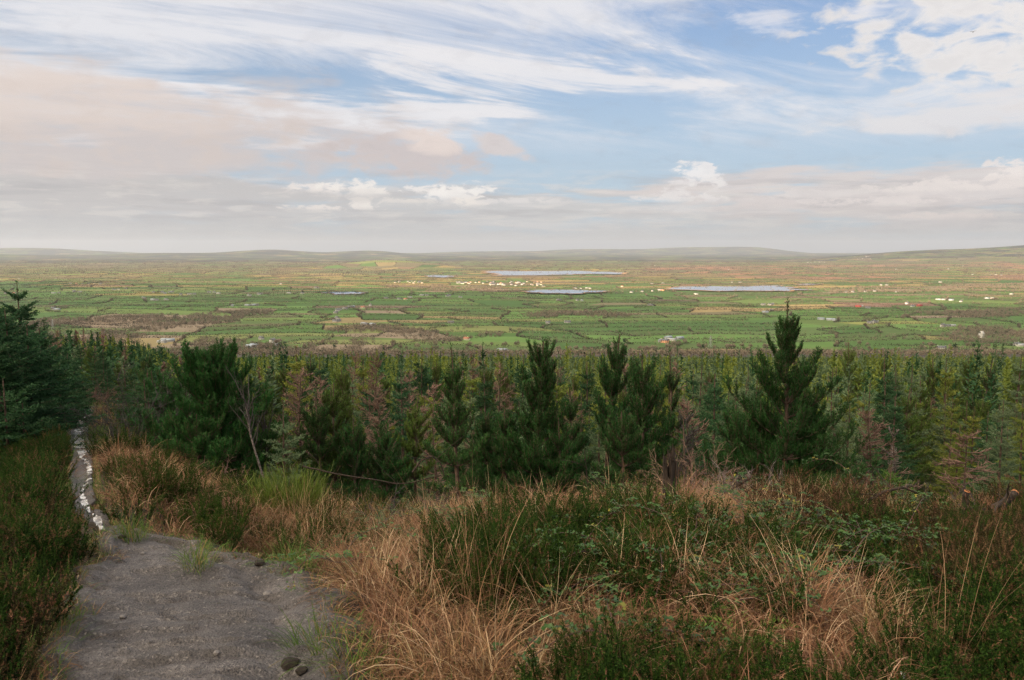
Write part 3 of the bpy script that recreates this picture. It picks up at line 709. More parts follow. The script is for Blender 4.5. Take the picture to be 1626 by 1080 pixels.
def where(px, py):
    a = 'far left' if px < 200 else 'left' if px < 480 else 'left centre' if px < 700 else 'centre' if px < 960 else 'right centre' if px < 1240 else 'right' if px < 1440 else 'far right'
    b_ = 'near the hill foot' if py > 530 else 'in the nearer fields' if py > 500 else 'in the middle fields' if py > 474 else 'in the farther fields' if py > 456 else 'far off' if py > 430 else 'near the horizon'
    return a, b_
def houses():
    roots = {}; seen = {}
    for q, (px, py, kd) in enumerate(HOUSES):
        x, y = on_valley(px, py); z = float(hills_z(np.array(x), np.array(y)))+.3
        small = y > 3600; key = (kd, small)
        rz = (hr.random()-.5)*1.6+(1.57 if hr.random() < .15 else 0)
        base, cat, nm = WORD[kd]
        sc = .9 if kd in ('barn', 'shed', 'redbarn') else 1.0
        if key not in roots:
            e = empty(nm, (x, y, z), rz, sc); mp_ = {}
            for pn, me, par in DES[kd]:
                if small and pn in ('window', 'door', 'chimney'): continue
                mp_[pn] = link(pn, me, mp_.get(par, e))
            roots[key] = e
        else: e = copy_tree(roots[key], (x, y, z), rz, sc)
        a, b_ = where(px, py); town = 721 < px < 870 and 446 < py < 457
        if town: lab = base+' among the roofs of the distant town'; grp = 'buildings of the distant town'
        else: lab = f'{base} {b_}, {a} of picture'; grp = 'farms and houses scattered over the valley'
        seen.setdefault(lab, []).append((px, e)); tag(e, lab, cat, grp)
    order = ['leftmost']+[w+' from left' for w in 'second third fourth fifth sixth seventh eighth ninth tenth eleventh twelfth'.split()]
    for lab, lst in seen.items():
        if len(lst) > 1 and 'town' not in lab:
            lst.sort(key=lambda p: p[0])
            for i, (_, e) in enumerate(lst): e['label'] = lab+', '+('rightmost' if i == len(lst)-1 else order[i])
houses()
def pylon(px, py, lab):
    x, y = on_valley(px, py); H = 24.; g = G(); seg = []
    def w(z): return 2.6*(1-z/H)**1.2+.35
    zs = np.linspace(0, H, 7)
    for s in ((1, 1), (-1, 1), (1, -1), (-1, -1)):
        for i in range(6): seg.append(((s[0]*w(zs[i]), s[1]*w(zs[i]), zs[i]), (s[0]*w(zs[i+1]), s[1]*w(zs[i+1]), zs[i+1])))
    for i in range(6):
        a, b_ = w(zs[i]), w(zs[i+1])
        for s in (1, -1): seg += [((-a, s*a, zs[i]), (b_, s*b_, zs[i+1])), ((a, s*a, zs[i]), (-b_, s*b_, zs[i+1]))]
    e = empty('pylon', (x, y, VAL+1), .4)
    sg = np.array(seg); g.tube(sg, np.full((len(sg), 2), .14), 4); link('tower', g.mesh('tower', M['pale_sheet']), e)
    for z, l in ((15.5, 5), (18.5, 6.5), (21.5, 4.5)):
        a = G(); a.tube(np.array([[[-l, 0, z], [0, 0, z+.5], [l, 0, z]]]), np.array([[.1, .2, .1]]), 4); link('crossarm', a.mesh('crossarm', M['pale_sheet']), e)
    tag(e, lab, 'pylon')
pylon(1128, 552, 'grey lattice pylon above the forest edge right of the farm'); pylon(84, 523, 'grey lattice pylon against the bare wood on the left')

# ------------------------------------------------------------------ conifers
def polyline(P0, D0, L, k, curl, r, wob=.06):
    """n centre lines starting at P0 along D0, bending by curl (towards +z if positive)"""
    n = len(P0); D = unit(np.array(D0, float)); pts = [np.array(P0, float)]; st = (np.asarray(L)/(k-1)).reshape(-1, 1)
    cu = np.broadcast_to(np.asarray(curl, float).reshape(-1, 1), (n, 1))
    for i in range(k-1):
        pts.append(pts[-1]+D*st)
        D = unit(D+np.array([0, 0, 1.])*cu/(k-1)+r.normal(size=(n, 3))*wob)
    return np.stack(pts, 1)
def brush(g, A, B, dens, nl, nw, ang, r, tint0=.3, tint1=.9, flat=0.0, zt=None):
    """needles all round the shoots A->B"""
    L = np.linalg.norm(B-A, axis=1); cnt = np.maximum(1, (L*dens+r.random(len(L))).astype(int)); idx = np.repeat(np.arange(len(L)), cnt)
    n = len(idx); T = unit(B-A)[idx]; u = r.random(n)[:, None]; P = A[idx]*(1-u)+B[idx]*u
    rd = r.normal(size=(n, 3)); 
    if flat: rd[:, 2] *= 1-flat
    rd = unit(rd-T*(rd*T).sum(1, keepdims=True)); ca_, sa_ = math.cos(ang), math.sin(ang)
    D = unit(T*ca_+rd*sa_); N = rnd_dirs(r, n)
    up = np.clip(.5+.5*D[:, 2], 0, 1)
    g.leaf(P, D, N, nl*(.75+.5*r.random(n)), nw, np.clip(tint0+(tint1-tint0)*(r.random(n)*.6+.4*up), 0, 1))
def pine_tree(seed, H, Rr, bare=0.0, dens=150, gap=.36, shape=.75, nlen=.062, tipmat=False, asc=1.0, sparse=1.0):
    r = np.random.default_rng(seed); tr = G(); fo = G()
    nz = 9; zz = np.linspace(-.4, H*.985, nz); lean = r.normal(size=2)*.035
    trunk = np.stack([lean[0]*zz+.02*np.sin(zz*2+seed), lean[1]*zz+.02*np.cos(zz*1.7+seed), zz], 1)
    r0 = .012+.013*H; tr.tube(trunk[None], np.linspace(r0, .009, nz)[None], 7, .5)
    def tp(z): return np.array([np.interp(z, zz, trunk[:, 0]), np.interp(z, zz, trunk[:, 1]), z])
    hs_ = []; z = H-gap*(1.6+.3*r.random())
    while z > max(.12, bare*H): hs_.append(z); z -= gap*(.55+.42*r.random())
    A, B = [tp(hs_[0])[None]], [tp(H)[None]]     # leader
    segs = []
    for i, z in enumerate(hs_):
        rel = z/H; nb = int(5+r.random()*3.5); ph = r.random()*6.28
        for b_ in range(nb):
            if r.random() > sparse: continue
            a = ph+b_*6.283/nb+r.normal()*.2
            L = (Rr*(1-rel)**shape*(.62+.65*r.random())+.10)
            el = np.interp(rel, [0, .25, .5, .8, 1], [-.25, .15, .55, .9, 1.15])*asc+r.normal()*.1
            segs.append((tp(z), (math.cos(a)*math.cos(el), math.sin(a)*math.cos(el), math.sin(el)), L))
    P0 = np.array([s[0] for s in segs]); D0 = np.array([s[1] for s in segs]); L = np.array([s[2] for s in segs])
    k = 7; pl = polyline(P0, D0, L, k, .8, r, .05)
    tr.tube(pl, np.linspace(1, .25, k)[None]*(.006+.009*L)[:, None], 4, .45)
    # foliage on the outer part of each branch + side shoots
    for j in range(k-1):
        sel = (j >= 2) | (L < .35)
        A.append(pl[sel, j]); B.append(pl[sel, j+1])
    for j in range(1, k):
        for s in (-1, 1, 0):
            sel = r.random(len(L)) < (.95 if j > 1 else .6)
            if s == 0: sel &= r.random(len(L)) < .75
            if not sel.any(): continue
            T = unit(pl[sel, j]-pl[sel, j-1]); S = unit(np.cross(T, [0, 0, 1.])); 
            D = unit(T*.65+S*s*.65+np.array([0, 0, .5 if s else 1.0])); l2 = np.clip(L[sel]*(.36-.16*j/k)*(.7+.6*r.random(sel.sum())), .12, .36)
            sp = polyline(pl[sel, j], D, l2, 4, 2.3, r, .06)
            tr.tube(sp, np.tile(np.array([.006, .005, .004, .003]), (len(sp), 1)), 3, .45)
            for q in range(3): A.append(sp[:, q]); B.append(sp[:, q+1])
            # twiglets on long side shoots
            lg = (l2 > .16) & (r.random(len(l2)) < .75)
            if lg.any():
                for s2 in (-1, 1):
                    T2 = unit(sp[lg, 2]-sp[lg, 1]); S2 = unit(np.cross(T2, [0, 0, 1.])); D2 = unit(T2*.7+S2*s2*.7+np.array([0, 0, .45]))
                    A.append(sp[lg, 1]); B.append(sp[lg, 1]+D2*(l2[lg]*.5)[:, None])
    brush(fo, np.concatenate(A), np.concatenate(B), dens*1.3, nlen*.80, .0085, R(36), r, .05, 1.0)
    return tr.mesh('trunk', M['bark'], True), fo.mesh('crown', M['pine_tip'] if tipmat else M['pine'])
def spruce_tree(seed, H, Rr, dens=95, gap=.26, droop=0.0, mat='spruce', nlen=.045, nwid=.014, sparse=1.0, bare=.04, shape=.85, leader=.45):
    r = np.random.default_rng(seed); tr = G(); fo = G()
    nz = 8; zz = np.linspace(-.4, H, nz); lean = r.normal(size=2)*.015
    trunk = np.stack([lean[0]*zz, lean[1]*zz, zz], 1)
    tr.tube(trunk[None], np.linspace(.012+.012*H, .007, nz)[None], 6, .5)
    hs_ = []; z = H-leader
    while z > bare*H: hs_.append(z); z -= gap*(.7+.6*r.random())
    segs = []
    for z in hs_:
        rel = z/H; nb = int(5+r.random()*3); ph = r.random()*6.28
        for b_ in range(nb):
            if r.random() > sparse: continue
            a = ph+b_*6.283/nb+r.normal()*.25; L = Rr*(1-rel)**shape*(.7+.5*r.random())+.06
            el = np.interp(rel, [0, .5, .85, 1], [-.05, .18, .45, .8])-droop+r.normal()*.09
            zz_ = z+r.normal()*.05
            segs.append(((lean[0]*zz_, lean[1]*zz_, zz_), (math.cos(a)*math.cos(el), math.sin(a)*math.cos(el), math.sin(el)), L))
    P0 = np.array([s[0] for s in segs]); D0 = np.array([s[1] for s in segs]); L = np.array([s[2] for s in segs])
    k = 7; pl = polyline(P0, D0, L, k, .22, r, .04)
    tr.tube(pl, np.linspace(1, .3, k)[None]*(.004+.006*L)[:, None], 3, .45)
    A, B = [np.array([[lean[0]*z, lean[1]*z, z] for z in np.linspace(H-leader, H-.05, 3)])], [np.array([[lean[0]*z, lean[1]*z, z] for z in np.linspace(H-leader+.1, H+.02, 3)])]
    for j in range(k-1): A.append(pl[:, j]); B.append(pl[:, j+1])
    for j in range(1, k):
        for s in (-1, 1):
            sel = r.random(len(L)) < .92
            T = unit(pl[sel, j]-pl[sel, j-1]); S = unit(np.cross(T, [0, 0, 1.]))
            l2 = np.clip(L[sel]*(.46-.34*j/k)*(.7+.6*r.random(sel.sum())), .05, .5); D = unit(T*.7+S*s*.75+np.array([0, 0, -.12])+r.normal(size=T.shape)*.1)
            sp = polyline(pl[sel, j], D, l2, 3, .05, r, .05)
            for q in range(2): A.append(sp[:, q]); B.append(sp[:, q+1])
            lg = l2 > .16
            if lg.any():
                for s2 in (-1, 1):
                    T2 = unit(sp[lg, 2]-sp[lg, 1]); S2 = unit(np.cross(T2, [0, 0, 1.])); D2 = unit(T2*.7+S2*s2*.7+np.array([0, 0, -.1]))
                    A.append(sp[lg, 1]); B.append(sp[lg, 1]+D2*(l2[lg]*.45)[:, None])
    brush(fo, np.concatenate(A), np.concatenate(B), dens, nlen, nwid, R(48), r, .15, .95, .35)
    return tr.mesh('trunk', M['bark'], True), fo.mesh('crown', M[mat])
def dead_tree(seed, H, Rr, mat='dead', gap=.12, up=.35, bare=.1, twig=1.0):
    r = np.random.default_rng(seed); tr = G(); fo = G(); nz = 8; zz = np.linspace(-.4, H, nz)
    bend = r.normal(size=2)*.05; trunk = np.stack([bend[0]*zz+.03*np.sin(zz*2.3), bend[1]*zz, zz], 1)
    tr.tube(trunk[None], np.linspace(.012+.010*H, .006, nz)[None], 6, .3)
    segs = []; z = H*.96
    while z > bare*H:
        rel = z/H
        for _ in range(2):
            a = r.random()*6.28; L = Rr*(1-rel)**.7*(.5+.7*r.random())+.12; el = up+(rel-.5)*.7+r.normal()*.2
            segs.append(((np.interp(z, zz, trunk[:, 0]), bend[1]*z, z), (math.cos(a)*math.cos(el), math.sin(a)*math.cos(el), math.sin(el)), L))
        z -= gap*(.6+.8*r.random())
    P0 = np.array([s[0] for s in segs]); D0 = np.array([s[1] for s in segs]); L = np.array([s[2] for s in segs]); k = 7
    pl = polyline(P0, D0, L, k, .35, r, .10); fo.tube(pl, np.linspace(1, .4, k)[None]*(.0075+.006*L)[:, None], 3, .35+.4*r.random(len(L)))
    for j in range(1, k):
        for s in (-1, 1, -1, 1)[:int(4*twig+.5)]:
            sel = r.random(len(L)) < .85; T = unit(pl[sel, j]-pl[sel, j-1]); S = unit(np.cross(T, [0, 0, 1.]))
            l2 = np.clip(L[sel]*(.45-.25*j/k)*(.5+.9*r.random(sel.sum())), .05, .5); D = unit(T*.7+S*s*.7+r.normal(size=T.shape)*.3)
            sp = polyline(pl[sel, j], D, l2, 4, .3, r, .15); fo.tube(sp, np.tile([.0065, .006, .005, .004], (len(sp), 1)), 3, .45+.5*r.random(len(sp)))
    return tr.mesh('trunk', M['bark'], True), fo.mesh('branches', M[mat])
def bare_bush(seed, H, Rr, n=26, mat='greytwig', rad=.009, spread=.9, curl=.1):
    r = np.random.default_rng(seed); fo = G()
    a = r.random(n)*6.28; q = r.random(n)**.6*spread; D = unit(np.stack([np.cos(a)*q, np.sin(a)*q, np.full(n, 1.)], 1))
    P0 = np.stack([np.cos(a)*.15*Rr*r.random(n), np.sin(a)*.15*Rr*r.random(n), np.full(n, -.15)], 1); L = (H+.15)*(.6+.5*r.random(n)); k = 8
    pl = polyline(P0, D, L, k, curl, r, .16); fo.tube(pl, np.linspace(1, .25, k)[None]*np.full((n, 1), rad), 4, .3+.5*r.random(n))
    for j in range(2, k):
        for s in range(3):
            T = unit(pl[:, j]-pl[:, j-1]); D2 = unit(T*.8+r.normal(size=T.shape)*.6); l2 = L*(.34-.025*j)*(.5+.9*r.random(n))
            sp = polyline(pl[:, j], D2, l2, 5, .1, r, .2); fo.tube(sp, np.tile([.0045, .004, .003, .0025, .002], (n, 1))*rad/.009, 3, .4+.5*r.random(n))
            for s2 in range(2):
                D3 = unit(unit(sp[:, 3]-sp[:, 2])*.7+r.normal(size=T.shape)*.6); tw = polyline(sp[:, 1+s2*2], D3, l2*.5, 3, .1, r, .2); fo.tube(tw, np.tile([.003, .0025, .0018], (n, 1))*rad/.009, 3, .5+.5*r.random(n))
    return fo.mesh('branches', M[mat])
def far_conifer(g, p, H, Rr, r, lv, dead=False, hue=.5):
    """a distant tree of a few broad sprays, for the mass of the plantation"""
    nw = 13 if lv == 0 else 6; nb = 8 if lv == 0 else 4
    rel = np.repeat(np.linspace(.12, .93, nw), nb)+r.normal(size=nw*nb)*.03; n = len(rel); a = r.random(n)*6.28
    L = Rr*(1-rel)**.8*(.7+.6*r.random(n))+.12; el = np.interp(rel, [0, .5, 1], [0, .25, .9])
    D = np.stack([np.cos(a)*np.cos(el), np.sin(a)*np.cos(el), np.sin(el)], 1)
    base = np.asarray(p)+np.stack([0*rel, 0*rel, rel*H], 1); tint = np.clip(hue+(r.random(n)-.5)*.5+(rel-.5)*.25, 0, 1)
    for s in range(3 if lv == 0 else 2):
        N = unit(np.stack([r.normal(size=n)*.6, r.normal(size=n)*.6, np.ones(n)], 1)); dd = unit(D+r.normal(size=(n, 3))*.22)
        g.leaf(base+dd*(L*.25*s)[:, None], dd, N, L*(.6 if lv == 0 else .85), (.085 if lv == 0 else .30)*(.6+.8*r.random(n)), tint)
    up = np.array([[0, 0, 1.]])
    for ax in ((1., 0, 0), (0, 1., 0)):
        g.leaf(np.asarray(p)[None]+[0, 0, H*.78], up, np.array([ax]), H*.24, .05 if lv == 0 else .16, hue)

def plant(meshes, name, loc, rz, sc, label, cat, group=None, names=('trunk', 'crown')):
    e = empty(name, loc, rz, sc)
    for nm, me in zip(names, meshes): link(nm, me, e)
    return tag(e, label, cat, group)
HEROXY = []
def hero(kind, px, top, depth, rad, label, seed, name, group=None, **kw):
    x = (px-813)/FPX*depth; z = float(ground_z(x, depth)); d = ray(px, top); ztop = EYE+d[2]/d[1]*depth; H = ztop-z
    HEROXY.append((x, depth, rad))
    meshes = {'pine': pine_tree, 'spruce': spruce_tree, 'dead': dead_tree}[kind](seed, H, rad, **kw)
    return plant(meshes, name, (x, depth, z), 0, 1, label, 'tree', group, ('trunk', 'branches' if kind == 'dead' else 'crown'))
# pines standing above the others, left to right
hero('pine', 1258, 475, 12.5, 1.65, 'tallest pine, leaning dark spire on the right behind the bramble mound', 11, 'pine_tree', gap=.38, shape=1.2, asc=1.05, dens=190)
hero('pine', 1025, 560, 13.2, 1.0, 'broad pine with upswept candles right of the taller thin pine in the middle', 12, 'pine_tree', gap=.38, shape=.7, asc=1.2)
hero('pine', 958, 522, 14.0, .68, 'tall thin pine with bare lower stem and bushy head in the middle', 13, 'pine_tree', gap=.40, shape=.45, asc=1.2, bare=.45)
hero('pine', 853, 536, 12.8, .8, 'dense bluish bushy pine left of the bare stemmed pine in the middle', 14, 'pine_tree', gap=.30, shape=.6, asc=1.1, dens=190)
hero('pine', 730, 546, 13.0, .66, 'slender pine with open whorls left of the dense bushy pine', 15, 'pine_tree', gap=.44, shape=.8, asc=1.15)
hero('pine', 1074, 556, 14.5, .42, 'thin young pine with sparse whorls just right of the broad pine', 16, 'pine_tree', gap=.5, shape=.5, asc=1.1, sparse=.8)
hero('pine', 322, 560, 12.9, 1.25, 'large dark bushy pine right of the trail on the left', 17, 'pine_tree', gap=.25, shape=.62, dens=270, asc=.95)
hero('pine', 238, 585, 17.0, .9, 'dark pine between the trail and the large bushy pine', 18, 'pine_tree', gap=.38, shape=.6)
hero('pine', 500, 622, 13.6, .55, 'left one of two young pines side by side above the broom bush', 19, 'pine_tree', gap=.42, shape=.5, asc=1.1)
hero('pine', 526, 606, 14.2, .58, 'right one of two young pines side by side above the broom bush', 20, 'pine_tree', gap=.42, shape=.5, asc=1.1, tipmat=True)
hero('pine', 655, 622, 14.6, .55, 'young pine with bare lower stem left of the slender open pine', 21, 'pine_tree', gap=.40, shape=.5, bare=.3, tipmat=True)
hero('pine', 915, 610, 13.6, .4, 'small thin pine between dense bushy pine and bare stemmed pine', 22, 'pine_tree', gap=.4, shape=.5, sparse=.8)
hero('pine', 1170, 640, 13.2, .5, 'low pine at the left foot of the tallest pine', 23, 'pine_tree', gap=.34, shape=.5)
hero('pine', 405, 600, 17.0, .75, 'olive pine behind the white birch stem', 24, 'pine_tree', gap=.36, shape=.6, tipmat=True)
hero('pine', 800, 640, 13.0, .45, 'short dark pine filling the gap left of the dense bushy pine', 25, 'pine_tree', gap=.34, shape=.5)
for px, top, dp, rad, lab, kd in ((222, 602, 15.0, .65, 'dark spruce overlapping the dense one right of the trail', 'spruce'), (268, 592, 15.6, .9, 'dark pine behind the left flank of the large bushy pine', 'pine'), (372, 604, 14.6, .85, 'dark pine at the right flank of the large bushy pine', 'pine'), (232, 650, 13.4, .7, 'low dark pine in front of the grey bare shrub', 'pine'), (300, 655, 12.3, .75, 'low dark pine at the front foot of the large bushy pine', 'pine'), (345, 640, 13.4, .7, 'low pine between the large bushy pine and the birch', 'pine'), (206, 610, 17.5, .6, 'dark spruce leaning over the right edge of the trail', 'spruce'), (560, 660, 13.8, .6, 'low pine right of the two young pines', 'pine'), (610, 670, 14.0, .6, 'low pine left of the young bare stemmed pine', 'pine'), (770, 650, 14.0, .7, 'low pine behind the slender open pine', 'pine'), (890, 660, 12.6, .6, 'low bushy pine at the right foot of the dense bluish pine', 'pine'), (1000, 650, 12.6, .7, 'low bushy pine in front of the bare stemmed pine', 'pine'), (1300, 640, 12.8, .8, 'low pine hugging the right flank of the tallest pine', 'pine'), (1215, 630, 12.9, .7, 'low pine hugging the left flank of the tallest pine', 'pine')):
    hero(kd, px, top, dp, rad, lab, 900+px, kd+'_tree', gap=.30, shape=.65)
# big spruces on the left
for px, top, dp, rad, lab in [(84, 575, 17.5, .65, 'dark spruce left of the trail where it narrows'), (-10, 520, 12.6, 1.0, 'dark bushy spruce in front of the tall ones at the left edge'), (-28, 472, 14.5, 1.25, 'broad dark spruce at the left edge of the picture'), (12, 490, 13.5, 1.1, 'dense spruce second from the left edge'), (38, 512, 14.2, 1.0, 'broad spruce overhanging the left side of the trail'), (29, 448, 18.5, 1.2, 'tallest spruce on the left, with thin bare leader above the fields'), (72, 548, 16.0, 0.75, 'spruce standing closest to the trail on its left'), (58, 522, 18.5, 1.0, 'dark spruce behind the one overhanging the trail'), (-60, 470, 19.0, 1.4, 'tall spruce behind the one at the left edge'), (2, 474, 21.0, 1.2, 'tall spruce between the left edge and the tallest leader'), (98, 556, 22.5, 0.75, 'slim spruce behind the trail just before it drops'), (-5, 600, 11.8, 0.75, 'low young spruce in front of the tall ones at the left edge'), (22, 640, 12.0, 0.6, 'small spruce at the foot of the tall ones left of the trail')]:
    hero('spruce', px, top, dp, rad, lab, 700+px, 'spruce_tree', gap=.20 if dp < 17 else .24, dens=165, nwid=.016, shape=.8, leader=.4)
hero('spruce', 192, 575, 19.5, .62, 'upright spruce at the right side of the trail where it drops', 36, 'spruce_tree', gap=.22)
hero('spruce', 226, 590, 16.5, .7, 'dense spruce right of the trail beside the grey bare shrub', 37, 'spruce_tree', gap=.22)
hero('spruce', 440, 640, 12.6, .5, 'small grey green spruce right of the white birch stem', 38, 'spruce_tree', gap=.24, mat='spruce_grey')
hero('spruce', 1430, 730, 11.6, .34, 'tiny bright spruce among branches between the two bare tan larches', 39, 'spruce_tree', gap=.18, leader=.3, mat='pine_tip')
# dead larches
hero('dead', 1405, 655, 13.2, .72, 'bare tan larch with dense fine twigs right of the tallest pine', 41, 'dead_larch', up=.2, gap=.085)
hero('dead', 1545, 685, 13.4, .70, 'bare tan larch with long drooping branches near the right edge', 42, 'dead_larch', up=-.05, gap=.10)
hero('dead', 468, 590, 14.2, .75, 'bare brown larch with dark stem right of the birch', 43, 'dead_larch', up=.3)
hero('dead', 575, 562, 19.0, .8, 'bare pinkish larch high among the plantation left of the middle', 44, 'dead_larch', up=.3, gap=.09)
hero('dead', 605, 630, 15.0, .55, 'small bare brown larch left of the young bare stemmed pine', 45, 'dead_larch', up=.4)
hero('dead', 690, 610, 16.5, .6, 'bare brown larch just left of the slender open pine', 46, 'dead_larch', up=.3)
hero('dead', 1105, 640, 13.8, .6, 'bare brown larch beside the thin young pine', 47, 'dead_larch', up=.45)
hero('dead', 1440, 690, 12.8, .35, 'thin grey dead sapling between the two tan larches', 48, 'dead_larch', mat='greytwig', gap=.28, up=.6)
hero('dead', 1090, 665, 12.2, .45, 'bare dark sapling leaning beside the charred stump', 49, 'dead_larch', mat='darktwig', gap=.15, up=.6)

# birches
def birch(px, top, base_depth, lean, label, seed):
    x = (px-813)/FPX*base_depth; z = float(ground_z(x, base_depth)); d = ray(px, top); H = EYE+d[2]/d[1]*base_depth-z
    r = np.random.default_rng(seed); e = empty('birch_tree', (x, base_depth, z)); g = G(); zz = np.linspace(-.3, H*.8, 9)
    t_ = np.stack([lean*zz+.04*np.sin(zz*3+seed), .02*np.cos(zz*2), zz], 1); g.tube(t_[None], np.linspace(.024, .011, 9)[None], 7)
    link('trunk', g.mesh('trunk', M['birchbark'], True), e); f = G(); n = 14
    zb = H*(.45+.35*r.random(n)); P0 = np.stack([np.interp(zb, zz, t_[:, 0]), 0*zb, zb], 1); a = r.random(n)*6.28
    pl = polyline(P0, np.stack([np.cos(a)*.5, np.sin(a)*.5, np.ones(n)], 1), H*(.15+.2*r.random(n)), 6, .2, r, .14); f.tube(pl, np.tile(np.linspace(.010, .003, 6), (n, 1)), 4, .8)
    for j in range(2, 6):
        sp = polyline(pl[:, j], rnd_dirs(r, n)+np.array([0, 0, .7]), np.full(n, .2), 4, .1, r, .2); f.tube(sp, np.tile([.004, .003, .002, .0015], (n, 1)), 3, .5)
    link('branches', f.mesh('branches', M['darktwig']), e); tag(e, label, 'tree')
birch(410, 600, 12.2, -.14, 'thin birch with pale leaning stem right of the large bushy pine', 1)
birch(424, 640, 13.4, -.06, 'thinner pale birch sapling right of the leaning birch stem', 2)

# ---- the plantation
def forest():
    r = np.random.default_rng(77)
    sv = [spruce_tree(100+i, 4.2, .80+.1*(i % 2), dens=85, gap=.28, nlen=.060, nwid=.017, mat=['spruce', 'spruce_grey', 'spruce_olive', 'spruce_grey', 'spruce_olive', 'spruce'][i], sparse=.85, leader=.5) for i in range(6)]
    pv = [pine_tree(200+i, 4.0, .75, dens=85, nlen=.085, gap=.42, shape=.6, tipmat=i != 1) for i in range(3)]
    dv = [dead_tree(300+i, 4.0, .65, gap=.12, up=.25+.1*i) for i in range(3)]
    cand = []
    y = 12.0
    while y < 420:
        sp = 1.35 if y < 40 else 1.75 if y < 70 else 2.5 if y < 140 else 4.2
        for x in np.arange(-.78*y-3+r.random()*sp, .78*y+3, sp):
            xx = x+r.normal()*sp*.45; yy = y+r.normal()*sp*.45; cand.append((xx, yy, sp)) if r.random() > .12 else None
        y += sp
    cand.sort(key=lambda c_: c_[1]); roots = {}; cnt = {'s': 0, 'p': 0, 'd': 0}
    g = {k: G() for k in ('spruce', 'spruce_olive', 'spruce_grey', 'dead')}
    for x, y, sp in cand:
        xp = float(XP(y)); s = x-xp; px, _ = proj(x, y, 0.)
        if y < 31 and -.9 < s < 1.3: continue
        if s <= -.9 and y < 12.5: continue
        if y < 24 and -1.5 < s < 1.7: continue
        if s > 0 and y < (13.6+2.2*float(sst(900, 500, px)) if px > 250 else 16): continue
        if any((x-a)**2+(y-b_)**2 < (.55+.35*c_)**2 for a, b_, c_ in HEROXY): continue
        z = float(ground_z(x, y))
        # crown tops follow the line of the plantation against the valley
        grad = np.interp(y, [12, 16, 25, 42, 75, 420], [.207, .187, .162, .139, .1345, .137])
        if px < 300: grad -= .034*float(sst(300, 120, px))
        patch_h = 2*float(fbm(np.array(x/11), np.array(y/14), 66)); tip = EYE-grad*y; H = tip-z
        H = H*(.66+.40*r.random()+.10*(patch_h-.5))+(.6 if r.random() < .10 else 0); H = float(np.clip(H, 1.3, 7.5))
        patch = float(fbm(np.array(x/7), np.array(y/9), 88)); u = r.random()
        side = float(sst(350, 1100, px))
        kd = 'd' if u < (.075+.06*(px > 380 and px < 760)+.10*max(0, patch-.6) if y < 60 else .02) else 'p' if u < .30-.06*side-.12*(y < 22)*side else 's'
        if kd == 's':
            w_ = [.50-.34*side*float(sst(20, 45, y))-.1*side, .25+.2*side, .25+.12*float(sst(20, 50, y))]; w_ = np.array(w_)/sum(w_)
            if px < 260: w_ = np.array([.92, .06, .02])
            fam = r.choice(3, p=w_)
            q = {0: (0, 5), 1: (1, 3), 2: (2, 4)}[fam][int(r.random()*2)]
        else: q = int(r.random()*3)
        lim = {'s': 285, 'p': 120, 'd': 55}[kd]
        wd = H/4.1*(.9+.25*r.random())*(1.15 if H < 2.6 else 1)
        if cnt[kd] < lim and y < 75:
            cnt[kd] += 1; me = {'s': sv, 'p': pv, 'd': dv}[kd][q]; key = (kd, q)
            scl = (wd, wd, H/4.1); rz = r.random()*6.28
            if key not in roots:
                e = plant(me, {'s': 'spruce_tree', 'p': 'pine_tree', 'd': 'dead_larch'}[kd], (x, y, z), rz, 1, None, None, None, ('trunk', 'branches' if kd == 'd' else 'crown')); e.scale = scl; roots[key] = e
            else: e = copy_tree(roots[key], (x, y, z), rz, scl)
            reg = 'on the left' if px < 250 else 'left of centre' if px < 700 else 'behind the middle pines' if px < 1150 else 'on the right'
            row = 'front' if y < 20 else 'middle' if y < 32 else 'back'
            if kd == 's':
                cw = {0: 'dark bluish', 5: 'dark bluish', 1: 'grey green', 3: 'grey green', 2: 'olive', 4: 'olive'}[q]
                tag(e, f'{cw} young spruce in the {row} rows of plantation {reg}', 'tree', f'{cw} spruces, {row} rows, {reg}')
            elif kd == 'p': tag(e, f'bushy young pine in the {row} rows of plantation {reg}', 'tree', f'young pines, {row} rows, {reg}')
            else: tag(e, f'bare brown larch in the {row} rows of plantation {reg}', 'tree', f'bare larches, {row} rows, {reg}')
        else:
            fam = {'s': ['spruce', 'spruce_grey', 'spruce_olive', 'spruce_grey', 'spruce_olive', 'spruce'][q], 'p': 'spruce_olive', 'd': 'dead'}[kd]
            far_conifer(g[fam], (x, y, z), H, (.75 if y < 140 else 1.5)*(.8+.4*r.random()), r, 0 if y < 140 else 1, hue=.25+.5*r.random())
    for k, lab in (('spruce', 'dark far part of the young spruce plantation'), ('spruce_olive', 'olive tops across the far young plantation'), ('spruce_grey', 'grey green spruces across the far plantation'), ('dead', 'brown bare larches through the far plantation')):
        tag(link('distant_plantation', g[k].mesh('distant_plantation', M[k])), lab, 'plantation', kind='stuff')
    # scattered self-sown trees on the slope down to the fields
forest()

